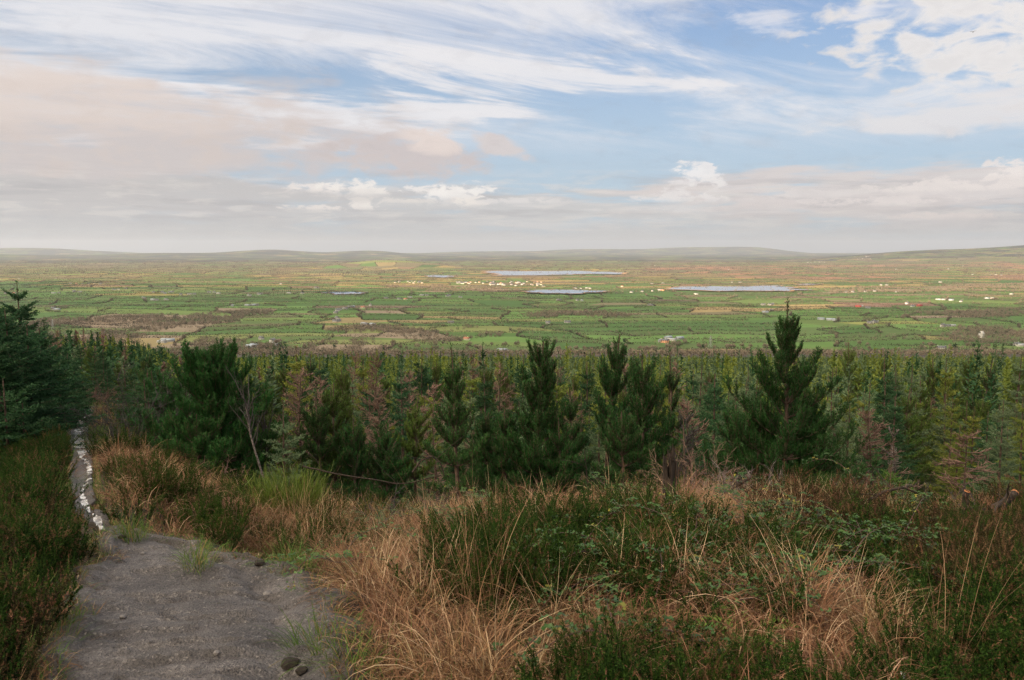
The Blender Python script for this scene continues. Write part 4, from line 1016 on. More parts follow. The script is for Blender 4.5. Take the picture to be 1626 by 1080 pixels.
# ------------------------------------------------------------------ path
def LEDGE(x, y):
    n = 1-np.abs(2*fbm(x*1.1+y*.5, y*4.2-x*.9, 23, 4)-1); return .026*sst(.78, .98, n)*sst(9, 7, y)+.010*(fbm(x*26, y*26, 12, 2)-.5)*sst(9, 6, y)
def path():
    m, nt, out = mat_base('wet_gravel')
    geo = nt.new('ShaderNodeNewGeometry'); P = geo.outputs['Position']
    at = nt.new('ShaderNodeAttribute', attribute_name='tint')
    n1 = nt.noise(P, 2.2, 7, .62); n2 = nt.noise(P, 45, 5, .7); n3 = nt.noise(P, 160, 3, .6); n4 = nt.noise(P, 7, 6, .6, .6)
    vo = nt.new('ShaderNodeTexVoronoi', feature='F1'); nt.l.new(P, vo.inputs['Vector']); vo.inputs['Scale'].default_value = 70
    vs = nt.new('ShaderNodeSeparateColor'); nt.l.new(vo.outputs['Color'], vs.inputs[0])
    c = nt.mix(nt.ss(.36, .64, n1), (.058, .048, .045, 1), (.138, .122, .118, 1))
    c = nt.mix(nt.ss(.35, .7, n2), c, nt.mix(1.0, c, (.34, .32, .31, 1), 'MULTIPLY'))
    c = nt.mix(nt.m('MULTIPLY', nt.ss(.88, .97, vs.outputs[0]), .6), c, (.24, .215, .20, 1))
    c = nt.mix(nt.m('MULTIPLY', nt.ss(.52, .66, n4), .7), c, (.040, .030, .025, 1))
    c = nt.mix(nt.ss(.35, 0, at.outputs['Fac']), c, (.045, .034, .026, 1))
    wet = nt.ss(.52, .70, nt.m('ADD', n4, nt.m('MULTIPLY', nt.m('SUBTRACT', n2, .5), .55)))
    b = nt.new('ShaderNodeBsdfPrincipled'); nt.l.new(c, b.inputs['Base Color'])
    nt.put(b.inputs['Roughness'], nt.m('MULTIPLY_ADD', wet, -.34, .54)); b.inputs['Specular IOR Level'].default_value = .5
    bp = nt.new('ShaderNodeBump'); bp.inputs['Strength'].default_value = 1.0; bp.inputs['Distance'].default_value = .022
    nt.l.new(nt.m('ADD', nt.m('ADD', n2, nt.m('MULTIPLY', n3, .4)), nt.m('MULTIPLY', vo.outputs['Distance'], .5)), bp.inputs['Height'])
    nt.l.new(bp.outputs[0], b.inputs['Normal']); nt.l.new(b.outputs[0], out.inputs[0])
    ys = np.concatenate([np.arange(.2, 8, .03), np.arange(8, 27, .06)]); k = 70
    u = np.linspace(-.14, 1.14, k); V = []
    wv = sst(9, 6.5, ys); xl = XL(ys)+(.06+.22*wv)*(fbm(ys*3.2, ys*0, 3, 5)-.5); xr = XR(ys)+(.06+.30*wv)*(fbm(ys*3.2, ys*0+9, 4, 5)-.5)
    x = xl[:, None]+(xr-xl)[:, None]*u[None]; y = np.repeat(ys[:, None], k, 1)
    z = ground_z(x, y, False)+.05
    edge = np.minimum(u, 1-u)[None]*(xr-xl)[:, None]
    ledge = LEDGE(x, y)
    rut = -.05*np.exp(-((u[None]-.78)/.07)**2)*sst(7.5, 6, y)
    bump = .040*(fbm(x*2.2, y*2.2, 7, 5)-.5)+.018*(fbm(x*11, y*11, 8, 3)-.5)+.018*np.sin(y*3.1+2.*fbm(x*1.5, y*1.5, 5))*sst(9, 7, y)
    z = z+bump+rut+ledge-.10*sst(.0, -.14, np.minimum(u, 1-u))[None]
    v = np.stack([x, y, z], 2).reshape(-1, 3); n = len(ys)
    i, j = np.meshgrid(np.arange(n-1), np.arange(k-1), indexing='ij'); i = i.ravel(); j = j.ravel()
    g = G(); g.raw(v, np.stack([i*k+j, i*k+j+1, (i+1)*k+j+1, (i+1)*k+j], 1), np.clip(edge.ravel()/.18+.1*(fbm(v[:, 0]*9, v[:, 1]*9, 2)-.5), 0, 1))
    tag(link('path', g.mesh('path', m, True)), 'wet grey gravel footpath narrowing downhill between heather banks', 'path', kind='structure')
    def pz(xx, yy):
        uu = (xx-np.interp(yy, ys, xl))/np.maximum(np.interp(yy, ys, xr)-np.interp(yy, ys, xl), .05)
        ru = -.05*np.exp(-((uu-.78)/.07)**2)*sst(7.5, 6, yy)
        bu = .040*(fbm(xx*2.2, yy*2.2, 7, 5)-.5)+.018*(fbm(xx*11, yy*11, 8, 3)-.5)+.018*np.sin(yy*3.1+2.*fbm(xx*1.5, yy*1.5, 5))*sst(9, 7, yy)
        return ground_z(xx, yy, False)+.05+ru+bu+LEDGE(xx, yy)
    return pz, (ys, xl, xr)
PZ, (pys, pxl, pxr) = path()
def stream():
    mw, nt, out = mat_base('water_painted_glints')
    geo = nt.new('ShaderNodeNewGeometry')
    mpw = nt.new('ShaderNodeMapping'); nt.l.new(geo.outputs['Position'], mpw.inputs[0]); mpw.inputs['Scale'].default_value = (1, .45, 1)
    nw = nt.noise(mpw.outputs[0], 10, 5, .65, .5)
    b = nt.new('ShaderNodeBsdfPrincipled'); nt.l.new(nt.mix(nt.ss(.38, .60, nw), (.17, .155, .15, 1), (.56, .56, .56, 1)), b.inputs['Base Color']); b.inputs['Roughness'].default_value = .12; b.inputs['IOR'].default_value = 1.5  # pale streaks in the base colour stand in for sky glints on the water
    bp = nt.new('ShaderNodeBump'); bp.inputs['Strength'].default_value = .55; bp.inputs['Distance'].default_value = .03
    nt.l.new(nt.noise(geo.outputs['Position'], 9, 4, .6), bp.inputs['Height']); nt.l.new(bp.outputs[0], b.inputs['Normal']); nt.l.new(b.outputs[0], out.inputs[0])
    M['water'] = mw
    ctr = [(122,648,12),(134,652,10),(131,665,9),(126,680,9),(124,695,10),(127,708,13),(133,720,10),(129,728,3.5),(136,734,4),(141,745,4.5),(141,756,5),(143,766,5),(137,776,4),(130,783,5),(131,792,6),(135,803,6),(139,812,6),(143,818,4),(152,824,7),(154,834,8),(158,842,6),(166,852,3)]
    P = [on_path(a, b_) for a, b_, w in ctr]; W_ = [1.7*w/FPX*p[1] for p, (a, b_, w) in zip(P, ctr)]
    t0 = np.linspace(0, 1, len(P)); tt = np.linspace(0, 1, 460)
    cx = np.interp(tt, t0, [p[0] for p in P]); cy = np.interp(tt, t0, [p[1] for p in P]); cw = np.interp(tt, t0, W_)
    k = 9; uu = np.linspace(-1, 1, k)
    L = cx[:, None]+uu[None]*(cw[:, None]*.5)*(1.0+.9*(fbm(cy*4.5, cy*0, 5)-.5)[:, None])+.05*(fbm(cy*3.5, cy*0, 15)-.5)[:, None]
    Yy = np.repeat(cy[:, None], k, 1)
    z = PZ(L, Yy); z = z.mean(1, keepdims=True)*.6+z*.4+.012
    i, j = np.meshgrid(np.arange(len(tt)-1), np.arange(k-1), indexing='ij'); i = i.ravel(); j = j.ravel()
    nb_ = fbm(L[:-1, :-1]*14, Yy[:-1, :-1]*5, 19, 3)+.10*(np.abs(uu[:-1]+.12) > .8); kp = (nb_ < .62).ravel()
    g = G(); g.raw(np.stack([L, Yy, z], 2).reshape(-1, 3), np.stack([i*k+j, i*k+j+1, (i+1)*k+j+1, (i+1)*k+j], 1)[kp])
    tag(link('stream', g.mesh('stream', mw, True)), 'trickle of rainwater with painted sky shine running down the rutted trail', 'water', kind='structure')
    # wet rivulets on the broad near part of the path
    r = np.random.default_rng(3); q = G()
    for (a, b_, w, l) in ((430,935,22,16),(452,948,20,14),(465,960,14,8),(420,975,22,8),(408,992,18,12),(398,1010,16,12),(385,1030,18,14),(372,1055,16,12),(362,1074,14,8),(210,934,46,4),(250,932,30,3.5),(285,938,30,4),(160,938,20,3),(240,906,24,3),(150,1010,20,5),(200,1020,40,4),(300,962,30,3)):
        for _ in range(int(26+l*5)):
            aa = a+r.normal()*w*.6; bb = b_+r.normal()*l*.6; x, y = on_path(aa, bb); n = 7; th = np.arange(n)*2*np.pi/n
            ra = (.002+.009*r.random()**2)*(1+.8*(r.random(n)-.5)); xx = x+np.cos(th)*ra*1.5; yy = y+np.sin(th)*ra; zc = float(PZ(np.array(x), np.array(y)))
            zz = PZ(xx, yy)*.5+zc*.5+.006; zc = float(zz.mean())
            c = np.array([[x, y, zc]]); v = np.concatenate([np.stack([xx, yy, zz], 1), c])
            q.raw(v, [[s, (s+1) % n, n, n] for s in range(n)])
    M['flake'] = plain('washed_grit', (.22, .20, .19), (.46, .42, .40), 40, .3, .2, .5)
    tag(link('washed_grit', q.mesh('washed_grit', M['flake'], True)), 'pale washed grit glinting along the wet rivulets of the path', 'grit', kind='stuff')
stream()
def pebbles():
    r = np.random.default_rng(6); g = G(); n = 6500
    y = 2.2+r.random(n)**1.3*9; xl = np.interp(y, pys, pxl); xr = np.interp(y, pys, pxr); x = xl+(xr-xl)*r.random(n)
    keep = fbm(x*1.6, y*1.6, 71) > .38; x = x[keep]; y = y[keep]; n = len(x); z = PZ(x, y)
    s = .0025+.016*r.random(n)**6+.004*r.random(n); base = np.array([[1,0,0],[0,1,0],[-1,0,0],[0,-1,0],[0,0,.7],[0,0,-.5]], float)
    a = r.random(n)*6.28; B = base[None]*(.7+.6*r.random((n, 6, 1)))
    ca_, sa_ = np.cos(a)[:, None], np.sin(a)[:, None]
    v = np.stack([B[..., 0]*ca_-B[..., 1]*sa_, B[..., 0]*sa_+B[..., 1]*ca_, B[..., 2]], 2)*s[:, None, None]*[1.3, 1, .9]+np.stack([x, y, z], 1)[:, None]
    f0 = np.array([[0,1,4,4],[1,2,4,4],[2,3,4,4],[3,0,4,4]]); f = f0[None]+(np.arange(n)*6)[:, None, None]
    g.raw(v, f, np.repeat(r.random(n), 6)); tag(link('gravel', g.mesh('gravel', M['stone'])), 'loose gravel and grit strewn over the path', 'gravel', kind='stuff')
    # larger clods and stones
    proto = []
    for q in range(3):
        import bmesh
        bm = bmesh.new(); bmesh.ops.create_icosphere(bm, subdivisions=2, radius=1)
        for v_ in bm.verts: v_.co *= 1+.35*(r.random()-.5); v_.co.z *= .6
        me = bpy.data.meshes.new('rock'); bm.to_mesh(me); bm.free(); me.materials.append([M['stone'], M['stump'], M['stone']][q]); proto.append(me)
    for i, (a, b_, s_, w_, q) in enumerate(((194,862,.05,'dark clod beside the small tuft at the narrow neck of the path',1),(412,898,.06,'dark stone near the upper right edge of the path',1),(424,934,.045,'pale stone above the wet rivulet on the path',0),(462,1062,.07,'dark peat clod at the bottom right edge of the path',1),(478,1072,.05,'smaller dark peat clod at the foot of the picture beside the path',1),(350,888,.03,'small pale stone below the grass tuft on the path',2),(196,992,.03,'small pale stone on the left side of the path',0),(345,1050,.03,'small pale stone low in the middle of the path',2),(228,884,.03,'pale stone on the upper left part of the path',0))):
        x, y = on_path(a, b_); o = link('rock', proto[q], None, (x, y, float(PZ(np.array(x), np.array(y)))+s_*.2), r.random()*6, s_*.66); tag(o, w_, 'rock')
pebbles()

# ------------------------------------------------------------------ low plants
def blades(g, P, n, Lr, bend, wid, r, spread=.1, elev=(65, 88), k=7, tint=(0, 1), droop=True, out=.8):
    """n grass blades from around P, leaning outwards and bending over"""
    a = r.random(n)*6.28; rr = spread*np.sqrt(r.random(n)); P0 = np.asarray(P)+np.stack([np.cos(a)*rr, np.sin(a)*rr, -.03+0*a], 1)
    az = np.where(r.random(n) < out, a+r.normal(size=n)*.5, r.random(n)*6.28); th = np.radians(elev[0]+(elev[1]-elev[0])*r.random(n))
    L = Lr[0]+(Lr[1]-Lr[0])*r.random(n); bd = np.radians(bend[0]+(bend[1]-bend[0])*r.random(n)); st = L/(k-1); pts = [P0]
    tw = r.normal(size=n)*.35
    for i in range(k-1):
        f = (i+.5)/(k-1); e = th-bd*f**1.4; aa = az+tw*f
        pts.append(pts[-1]+np.stack([np.cos(aa)*np.cos(e), np.sin(aa)*np.cos(e), np.sin(e)], 1)*st[:, None])
    Cn = np.stack(pts, 1); S = np.stack([-np.sin(az), np.cos(az), 0*az], 1); S = unit(S+r.normal(size=S.shape)*.25)
    Wd = wid*(.7+.6*r.random(n))[:, None]*np.interp(np.linspace(0, 1, k), [0, .2, .7, 1], [.7, 1, .75, .12])[None]
    g.ribbon(Cn, Wd, S, tint[0]+(tint[1]-tint[0])*r.random(n))
def heather_arrays(seed, **kw):
    g = heather_mesh(seed, None, **kw)
    return np.concatenate(g.v), np.concatenate(g.f), np.concatenate(g.t)
def heather_mesh(seed, mat, n=46, H=.30, flower=.22, dens=560, lw=.0027):
    r = np.random.default_rng(seed); g = G(); st = G()
    a = r.random(n)*6.28; q = np.sqrt(r.random(n)); D = unit(np.stack([np.cos(a)*q*.55, np.sin(a)*q*.55, np.ones(n)], 1)); P0 = np.stack([np.cos(a)*q*.14, np.sin(a)*q*.14, np.full(n, -.05)], 1)
    L = H*(.5+.75*r.random(n)); k = 6; pl = polyline(P0, D, L, k, .25, r, .10); A, B, TP = [], [], []
    g.tube(pl, np.tile(np.linspace(.0028, .0012, k), (n, 1)), 3, .05)
    for j in range(2, k-1): A.append(pl[:, j]); B.append(pl[:, j+1]); TP.append(np.full(n, j/k))
    for j in range(2, k):
        for s in range(3):
            T = unit(pl[:, j]-pl[:, j-1]); D2 = unit(T+r.normal(size=T.shape)*.32); l2 = L*(.12+.22*r.random(n)); A.append(pl[:, j]); B.append(pl[:, j]+D2*l2[:, None]); TP.append(np.full(n, .5))
    A = np.concatenate(A); B = np.concatenate(B)
    L2 = np.linalg.norm(B-A, axis=1); cnt = (L2*dens).astype(int)+1; idx = np.repeat(np.arange(len(L2)), cnt); nn = len(idx); u = r.random(nn)[:, None]
    P = A[idx]*(1-u)+B[idx]*u; T = unit(B-A)[idx]; Dn = unit(T*.8+r.normal(size=(nn, 3))*.45)
    fl = (r.random(len(L2)) < flower)[idx] & (u[:, 0] > .35)
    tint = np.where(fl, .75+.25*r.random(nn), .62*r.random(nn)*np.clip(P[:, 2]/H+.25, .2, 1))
    g.leaf(P, Dn, rnd_dirs(r, nn), .0115 if lw < .004 else .016, lw, tint)
    if mat is None: return g
    return g.mesh('heather_bush', mat)
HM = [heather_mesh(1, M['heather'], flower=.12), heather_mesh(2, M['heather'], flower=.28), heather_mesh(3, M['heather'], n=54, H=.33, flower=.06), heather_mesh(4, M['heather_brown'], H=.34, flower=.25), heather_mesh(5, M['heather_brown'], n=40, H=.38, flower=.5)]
def tussock_mesh(seed, n=210, big=1.0):
    r = np.random.default_rng(seed); g = G()
    blades(g, (0, 0, 0), int(n*.75), (.22*big, .48*big), (70, 200), .0042, r, .17, (35, 86), 8, (.0, .85), out=.45); blades(g, (0, 0, 0), int(n*.22), (.28*big, .58*big), (15, 110), .0034, r, .12, (50, 89), 7, (.2, 1.0), out=.5)
    blades(g, (0, 0, 0), 110, (.12, .34), (40, 200), .0046, r, .22, (5, 55), 6, (0, .6), out=.3); return g.mesh('grass_tussock', M['drygrass'])
def stalks_mesh(seed, n=26, H=.9):
    r = np.random.default_rng(seed); g = G(); blades(g, (0, 0, 0), n, (H*.6, H*1.1), (5, 55), .0032, r, .10, (70, 89), 8, (.2, 1)); 
    return g.mesh('grass_stalks', M['stalk'])
TM = [tussock_mesh(11, 320), tussock_mesh(12, 360), tussock_mesh(13, 300, .8), tussock_mesh(14, 340, 1.15)]; SM = [stalks_mesh(21), stalks_mesh(22, 16, 1.1), stalks_mesh(23, 34, .75)]
def green_mesh(seed):
    r = np.random.default_rng(seed); g = G(); blades(g, (0, 0, 0), 110, (.10, .32), (20, 110), .0045, r, .13, (50, 88), 6, (.1, .95)); return g.mesh('grass_tuft', M['greengrass'])
GM = [green_mesh(31), green_mesh(32)]
def bramble_mesh(seed, canes=4, L=1.0, leafn=15, rise=(35, 70)):
    r = np.random.default_rng(seed); cg = G(); lg = G(); a0 = r.random()*6.28
    for c_ in range(canes):
        a = a0+c_*6.28/canes+r.normal()*.5; e = R(rise[0]+(rise[1]-rise[0])*r.random()); k = 16; l = L*(.7+.6*r.random()); p = np.array([0, 0, -.05]); pts = [p]; tw = r.normal()*.8
        for i in range(k-1):
            f = i/(k-1); ee = e-R(115)*f; aa = a+tw*f; p = p+np.array([math.cos(aa)*math.cos(ee), math.sin(aa)*math.cos(ee), math.sin(ee)])*l/(k-1); pts.append(p)
        pl = np.array(pts); pl[:, 2] = np.maximum(pl[:, 2], .04*np.arange(k)/k); cg.tube(pl[None], np.linspace(.0040, .0015, k)[None], 5, .5)
        for i in range(leafn):
            f = .22+.78*i/leafn; q = pl[min(int(f*(k-1)), k-1)]; az = r.random()*6.28; pd = unit(np.array([math.cos(az), math.sin(az), .45+.5*r.random()])); tip = q+pd*(.035+.03*r.random())
            cg.tube(np.array([[q, (q+tip)/2, tip]]), np.array([[.0012, .001, .0008]]), 3, .4); s = .036+.026*r.random(); tint = .2+.45*r.random() if r.random() < .94 else .75+.25*r.random()
            hd = unit(np.array([pd[0], pd[1], .05+.25*r.normal()]))
            for da in (-1.15, 0, 1.15):
                d = np.array([hd[0]*math.cos(da)-hd[1]*math.sin(da), hd[0]*math.sin(da)+hd[1]*math.cos(da), hd[2]-.12*abs(da)]); d = unit(d); S = unit(np.cross(d, [0, 0, 1.])); N = np.cross(S, d); ls = s*(1.0 if da == 0 else .85); w = ls*.40
                base = tip+d*.004
                v = [base, base+d*ls*.35+S*w+N*.006, base+d*ls*.75+S*w*.62+N*.003, base+d*ls-N*.006, base+d*ls*.75-S*w*.62+N*.003, base+d*ls*.35-S*w+N*.006, base+d*ls*.38-N*.004, base+d*ls*.72-N*.005]
                lg.raw(v, [[0,1,6,6],[1,2,7,6],[2,3,7,7],[3,4,7,7],[4,5,6,7],[5,0,6,6]], tint)
    return cg.mesh('canes', M['cane'], True), lg.mesh('leaves', M['bramble'], True)
BM = [bramble_mesh(41), bramble_mesh(42, 5, .8), bramble_mesh(43, 3, 1.2, 18), bramble_mesh(44, 5, .6, 11)]
def gz(x, y): return float(ground_z(x, y))
roots = {}
def put(key, meshes, name, names, loc, rz, sc, label, cat, group):
    if key not in roots:
        if len(meshes) == 1: e = link(name, meshes[0], None, loc); e.rotation_euler = (0, 0, rz); e.scale = (sc,)*3
        else:
            e = empty(name, loc, rz, sc)
            for nm, me in zip(names, meshes): link(nm, me, e)
        roots[key] = e
    else: e = copy_tree(roots[key], loc, rz, sc)
    return tag(e, label, cat, group)
# what grows where (outlines on the ground, found through the camera)
HEATH = [[(470,1010),(560,900),(640,850),(720,810),(860,800),(950,830),(1000,870),(1010,940),(900,960),(800,930),(700,940),(640,990),(560,1080),(480,1090)]]
PATCH = {   # polygons in the photograph, by cover
 'heather_left': [(-60,770),(60,790),(130,800),(150,840),(175,880),(150,930),(130,1000),(90,1060),(60,1130),(-60,1130)],
 'heather_mid': [(690,850),(800,830),(950,815),(1060,830),(1110,880),(1090,930),(1000,960),(900,960),(800,990),(700,960)],
 'heather_low': [(900,1010),(1030,985),(1120,1020),(1100,1110),(870,1120)],
 'heather_right': [(1400,880),(1500,860),(1640,800),(1700,820),(1700,990),(1620,1000),(1520,990),(1440,960)],
 'heather_br': [(1100,1060),(1180,1020),(1300,1040),(1420,1070),(1420,1130),(1080,1130)],
 'brown_mid': [(1220,820),(1330,800),(1400,840),(1380,890),(1280,880)],
 'dry_a': [(500,900),(560,860),(640,820),(760,790),(800,810),(720,850),(700,930),(720,1000),(860,970),(880,1100),(600,1120),(560,1050),(530,980)],
 'dry_b': [(1130,930),(1200,900),(1320,900),(1400,960),(1460,1010),(1420,1060),(1290,1040),(1180,1000)],
 'dry_c': [(640,790),(760,760),(900,760),(1060,770),(1120,800),(1300,790),(1380,830),(1200,840),(1050,830),(900,810),(760,820)],
 'dry_d': [(400,870),(470,820),(560,800),(640,800),(600,850),(520,900),(440,900)],
 'dry_e': [(940,900),(1050,880),(1100,930),(1060,960),(960,950)],
 'dry_f': [(1100,820),(1250,800),(1300,880),(1200,920),(1100,910)],
}
_sh = {'heather_mid': 25, 'heather_low': 75, 'heather_br': 60, 'dry_b': 45, 'dry_e': 30, 'dry_a': 20}
for _k, _d in _sh.items(): PATCH[_k] = [(a, b_+_d*(1 if b_ < 1060 else 1.5)) for a, b_ in PATCH[_k]]
PATCH['dry_g'] = [(760,1040),(880,1010),(1000,1040),(1010,1100),(900,1120),(760,1110)]
def in_patch(names, px, py):
    r_ = np.zeros(np.shape(px), bool)
    for n in names: r_ |= poly_in(px, py, PATCH[n])
    return r_
def ground_scatter(n, ymin, ymax, seed, spread=.72):
    r = np.random.default_rng(seed); y = ymin+(ymax-ymin)*np.sqrt(r.random(n)) if ymin < .5*ymax else ymin+(ymax-ymin)*r.random(n)
    x = (r.random(n)*2-1)*(spread*y+.6); z = ground_z(x, y); px, py = proj(x, y, z)
    off = np.maximum(XL(y)-x, x-XR(y)); return r, x, y, z, px, py, off
PATHPOLY = LE+RE[::-1]
def clear(x, y, z, H, wd):
    """plants stand back from the trodden path: true where none of the plant hangs over it"""
    bad = np.zeros(np.shape(x), bool)
    for hh in (0, .35, .7, 1.0):
        for dx in (-1, 0, 1):
            px, py = proj(x+dx*wd, y, z+H*hh); bad |= poly_in(px, py, PATHPOLY)
    return ~bad
def poisson(x, y, ok, dmin):
    cell = {}; out_ = []
    for i in np.where(ok)[0]:
        d = dmin*(.75+.06*y[i]) if not np.isscalar(dmin) is False else dmin*(.75+.06*y[i]); c_ = (int(x[i]/d), int(y[i]/d)); bad = False
        for a in (-1, 0, 1):
            for b_ in (-1, 0, 1):
                for j in cell.get((c_[0]+a, c_[1]+b_, ), ()):
                    if (x[i]-x[j])**2+(y[i]-y[j])**2 < d*d: bad = True
        if not bad: cell.setdefault(c_, []).append(i); out_.append(i)
    return out_
def low_plants():
    # heather
    r, x, y, z, px, py, off = ground_scatter(9000, 1.9, 15, 91)
    lf = in_patch(['heather_left'], px, py) | ((x < XL(y)) & (y < 12)); mid = in_patch(['heather_mid', 'heather_low', 'heather_right', 'heather_br'], px, py); br = in_patch(['brown_mid', 'heather_right'], px, py)
    side = (x > XR(y)) & (y > 7) & (y < 12) & (px < 640); ok = (off > .06) & (lf | mid | br | side) & clear(x, y, z, .33, .24)
    ids = poisson(x, y, ok, .20); n = 0
    for i in ids:
        if n >= 295: break
        if side[i] and not mid[i] and r.random() < .45: continue
        isb = br[i] and r.random() < .5; q = (3+int(r.random()*2)) if isb else int(r.random()*3); n += 1
        if lf[i]: lab, grp = 'green heather bush with rusty tips on the bank left of the path', 'heather on the left bank'
        elif in_patch(['heather_mid'], px[i:i+1], py[i:i+1])[0]: lab, grp = 'dark green heather bush in the hollow of the mound right of the path', 'heather on the mound'
        elif isb: lab, grp = 'brown seeded heather bush on the right of the mound', 'brown heather on the mound'
        elif px[i] > 1350: lab, grp = 'dark heather bush in the shade near the right edge', 'heather near the right edge'
        elif side[i]: lab, grp = 'heather bush fringing the path below the large bushy pine', 'heather fringing the path'
        else: lab, grp = 'heather bush at the bottom edge of the picture', 'heather along the bottom edge'
        put(('h', q), [HM[q]], 'heather_bush', None, (x[i], y[i], z[i]), r.random()*6.28, (.75+.5*r.random())*(1.0 if not lf[i] else 1.0), lab, 'heather', grp)
    # dry tussocks
    r, x, y, z, px, py, off = ground_scatter(9000, 2.0, 12.5, 92)
    dr = in_patch([k for k in PATCH if k.startswith('dry')], px, py); els = (x > XR(y)) & (y > 6) & (y < 12); ok = (off > .08) & (dr | els) & ~((px > 1430) & (py > 850)) & clear(x, y, z, .35, .33)
    ids = poisson(x, y, ok, .24); n = 0
    for i in ids:
        if n >= 290: break
        if not dr[i] and r.random() < .62: continue
        n += 1; q = int(r.random()*4)
        lab = ('pale dead grass tussock bent over on the mound beside the path', 'dead grass by the path') if px[i] < 760 else ('pale dead grass tussock bent over in the middle of the mound', 'dead grass in the middle') if px[i] < 1120 else ('pale dead grass tussock bent over on the right of the mound', 'dead grass on the right')
        put(('t', q), [TM[q]], 'grass_tussock', None, (x[i], y[i], z[i]), r.random()*6.28, .75+.5*r.random(), lab[0], 'grass', lab[1])
    # tall stalks along the crest
    st = [(540,800,0),(585,830,2),(610,810,0),(640,800,2),(660,800,0),(700,790,1),(750,780,0),(790,790,2),(845,790,0),(880,785,2),(900,780,0),(925,790,1),(960,785,2),(1000,785,0),(1040,785,1),(1075,790,0),(1095,790,2),(1130,800,0),(1155,795,2),(1000,860,1),(770,980,1),(790,960,1),(745,965,1),(820,940,0),(620,900,2),(1290,800,2),(490,830,0),(505,850,2),(470,840,0),(1590,1040,1),(1500,1060,1),(430,860,2),(680,860,1),(1335,810,0),(1420,830,2),(560,840,0)]
    for a, b_, q in st[::2]:
        X_, Y_ = hit(a, b_+14); put(('s', q), [SM[q]], 'grass_stalks', None, (X_, Y_, gz(X_, Y_)), r.random()*6.28, .7+.35*r.random(), 'thin tall dead grass stalks standing '+('on the crest in front of the pines' if b_ < 830 else 'out of the heather on the mound'), 'grass', 'tall grass stalks '+('on the crest' if b_ < 830 else 'on the mound'))
    # green tufts
    tf = [(306,892),(315,905),(200,850),(210,862),(500,1040),(515,1050),(530,1058),(540,1045),(470,905),(455,895),(440,890),(560,1070),(1010,1020),(1050,1010),(980,1040),(60,1010),(40,1060),(90,1040),(20,980),(1340,985),(1480,1020),(700,1060),(520,905)]
    for i, (a, b_) in enumerate(tf):
        X_, Y_ = hit(a, b_) if not (190 < a < 330) else on_path(a, b_); q = i % 2
        zz = gz(X_, Y_) if not (190 < a < 330) else float(PZ(np.array(X_), np.array(Y_)))
        wl = 'growing out of the gravel of the path' if 190 < a < 330 else 'at the right edge of the path' if a < 600 and a > 400 else 'on the bank left of the path' if a < 200 else 'between heather at the bottom of the mound'
        put(('g', q), [GM[q]], 'grass_tuft', None, (X_, Y_, zz), r.random()*6.28, .6+.5*r.random(), 'small green grass tuft '+wl, 'grass', 'green tufts '+wl)
    # brambles
    bp_ = [(600,850,1),(640,840,3),(665,830,0),(700,815,1),(740,815,0),(775,805,2),(800,795,1),(830,790,0),(850,800,3),(870,790,1),(905,795,0),(945,800,2),(985,815,1),(1010,810,3),(1040,800,1),(1140,790,1),(1165,800,0),(1200,800,3),(1230,800,1),(1270,805,3),(1120,850,0),(1100,880,1),(1180,850,2),(1210,865,1),(1240,870,3),(1290,875,0),(1340,890,1),(1370,900,0),(1400,925,2),(1350,925,1),(1420,900,0),(1440,890,3),(1000,885,2),(985,925,1),(890,970,3),(910,920,0),(1180,970,3),(1240,985,3),(560,890,3),(590,880,0),(540,915,1),(985,1050,3),(1490,880,3),(1370,810,0),(1330,800,1),(1450,825,3),(1130,930,3),(760,835,3),(720,840,1)]
    for a, b_, q in bp_:
        X_, Y_ = hit(a, b_+6); d_ = 'on the crest before the pines' if b_ < 812 else 'on the left flank of the mound' if a < 800 else 'across the middle of the mound' if a < 1150 else 'on the right side of the mound'
        put(('b', q), BM[q], 'bramble', ('canes', 'leaves'), (X_, Y_, gz(X_, Y_)+.13), r.random()*6.28, .7+.4*r.random(), 'bramble with glossy green leaves trailing over dead grass '+d_, 'bramble', 'brambles '+d_)
low_plants()
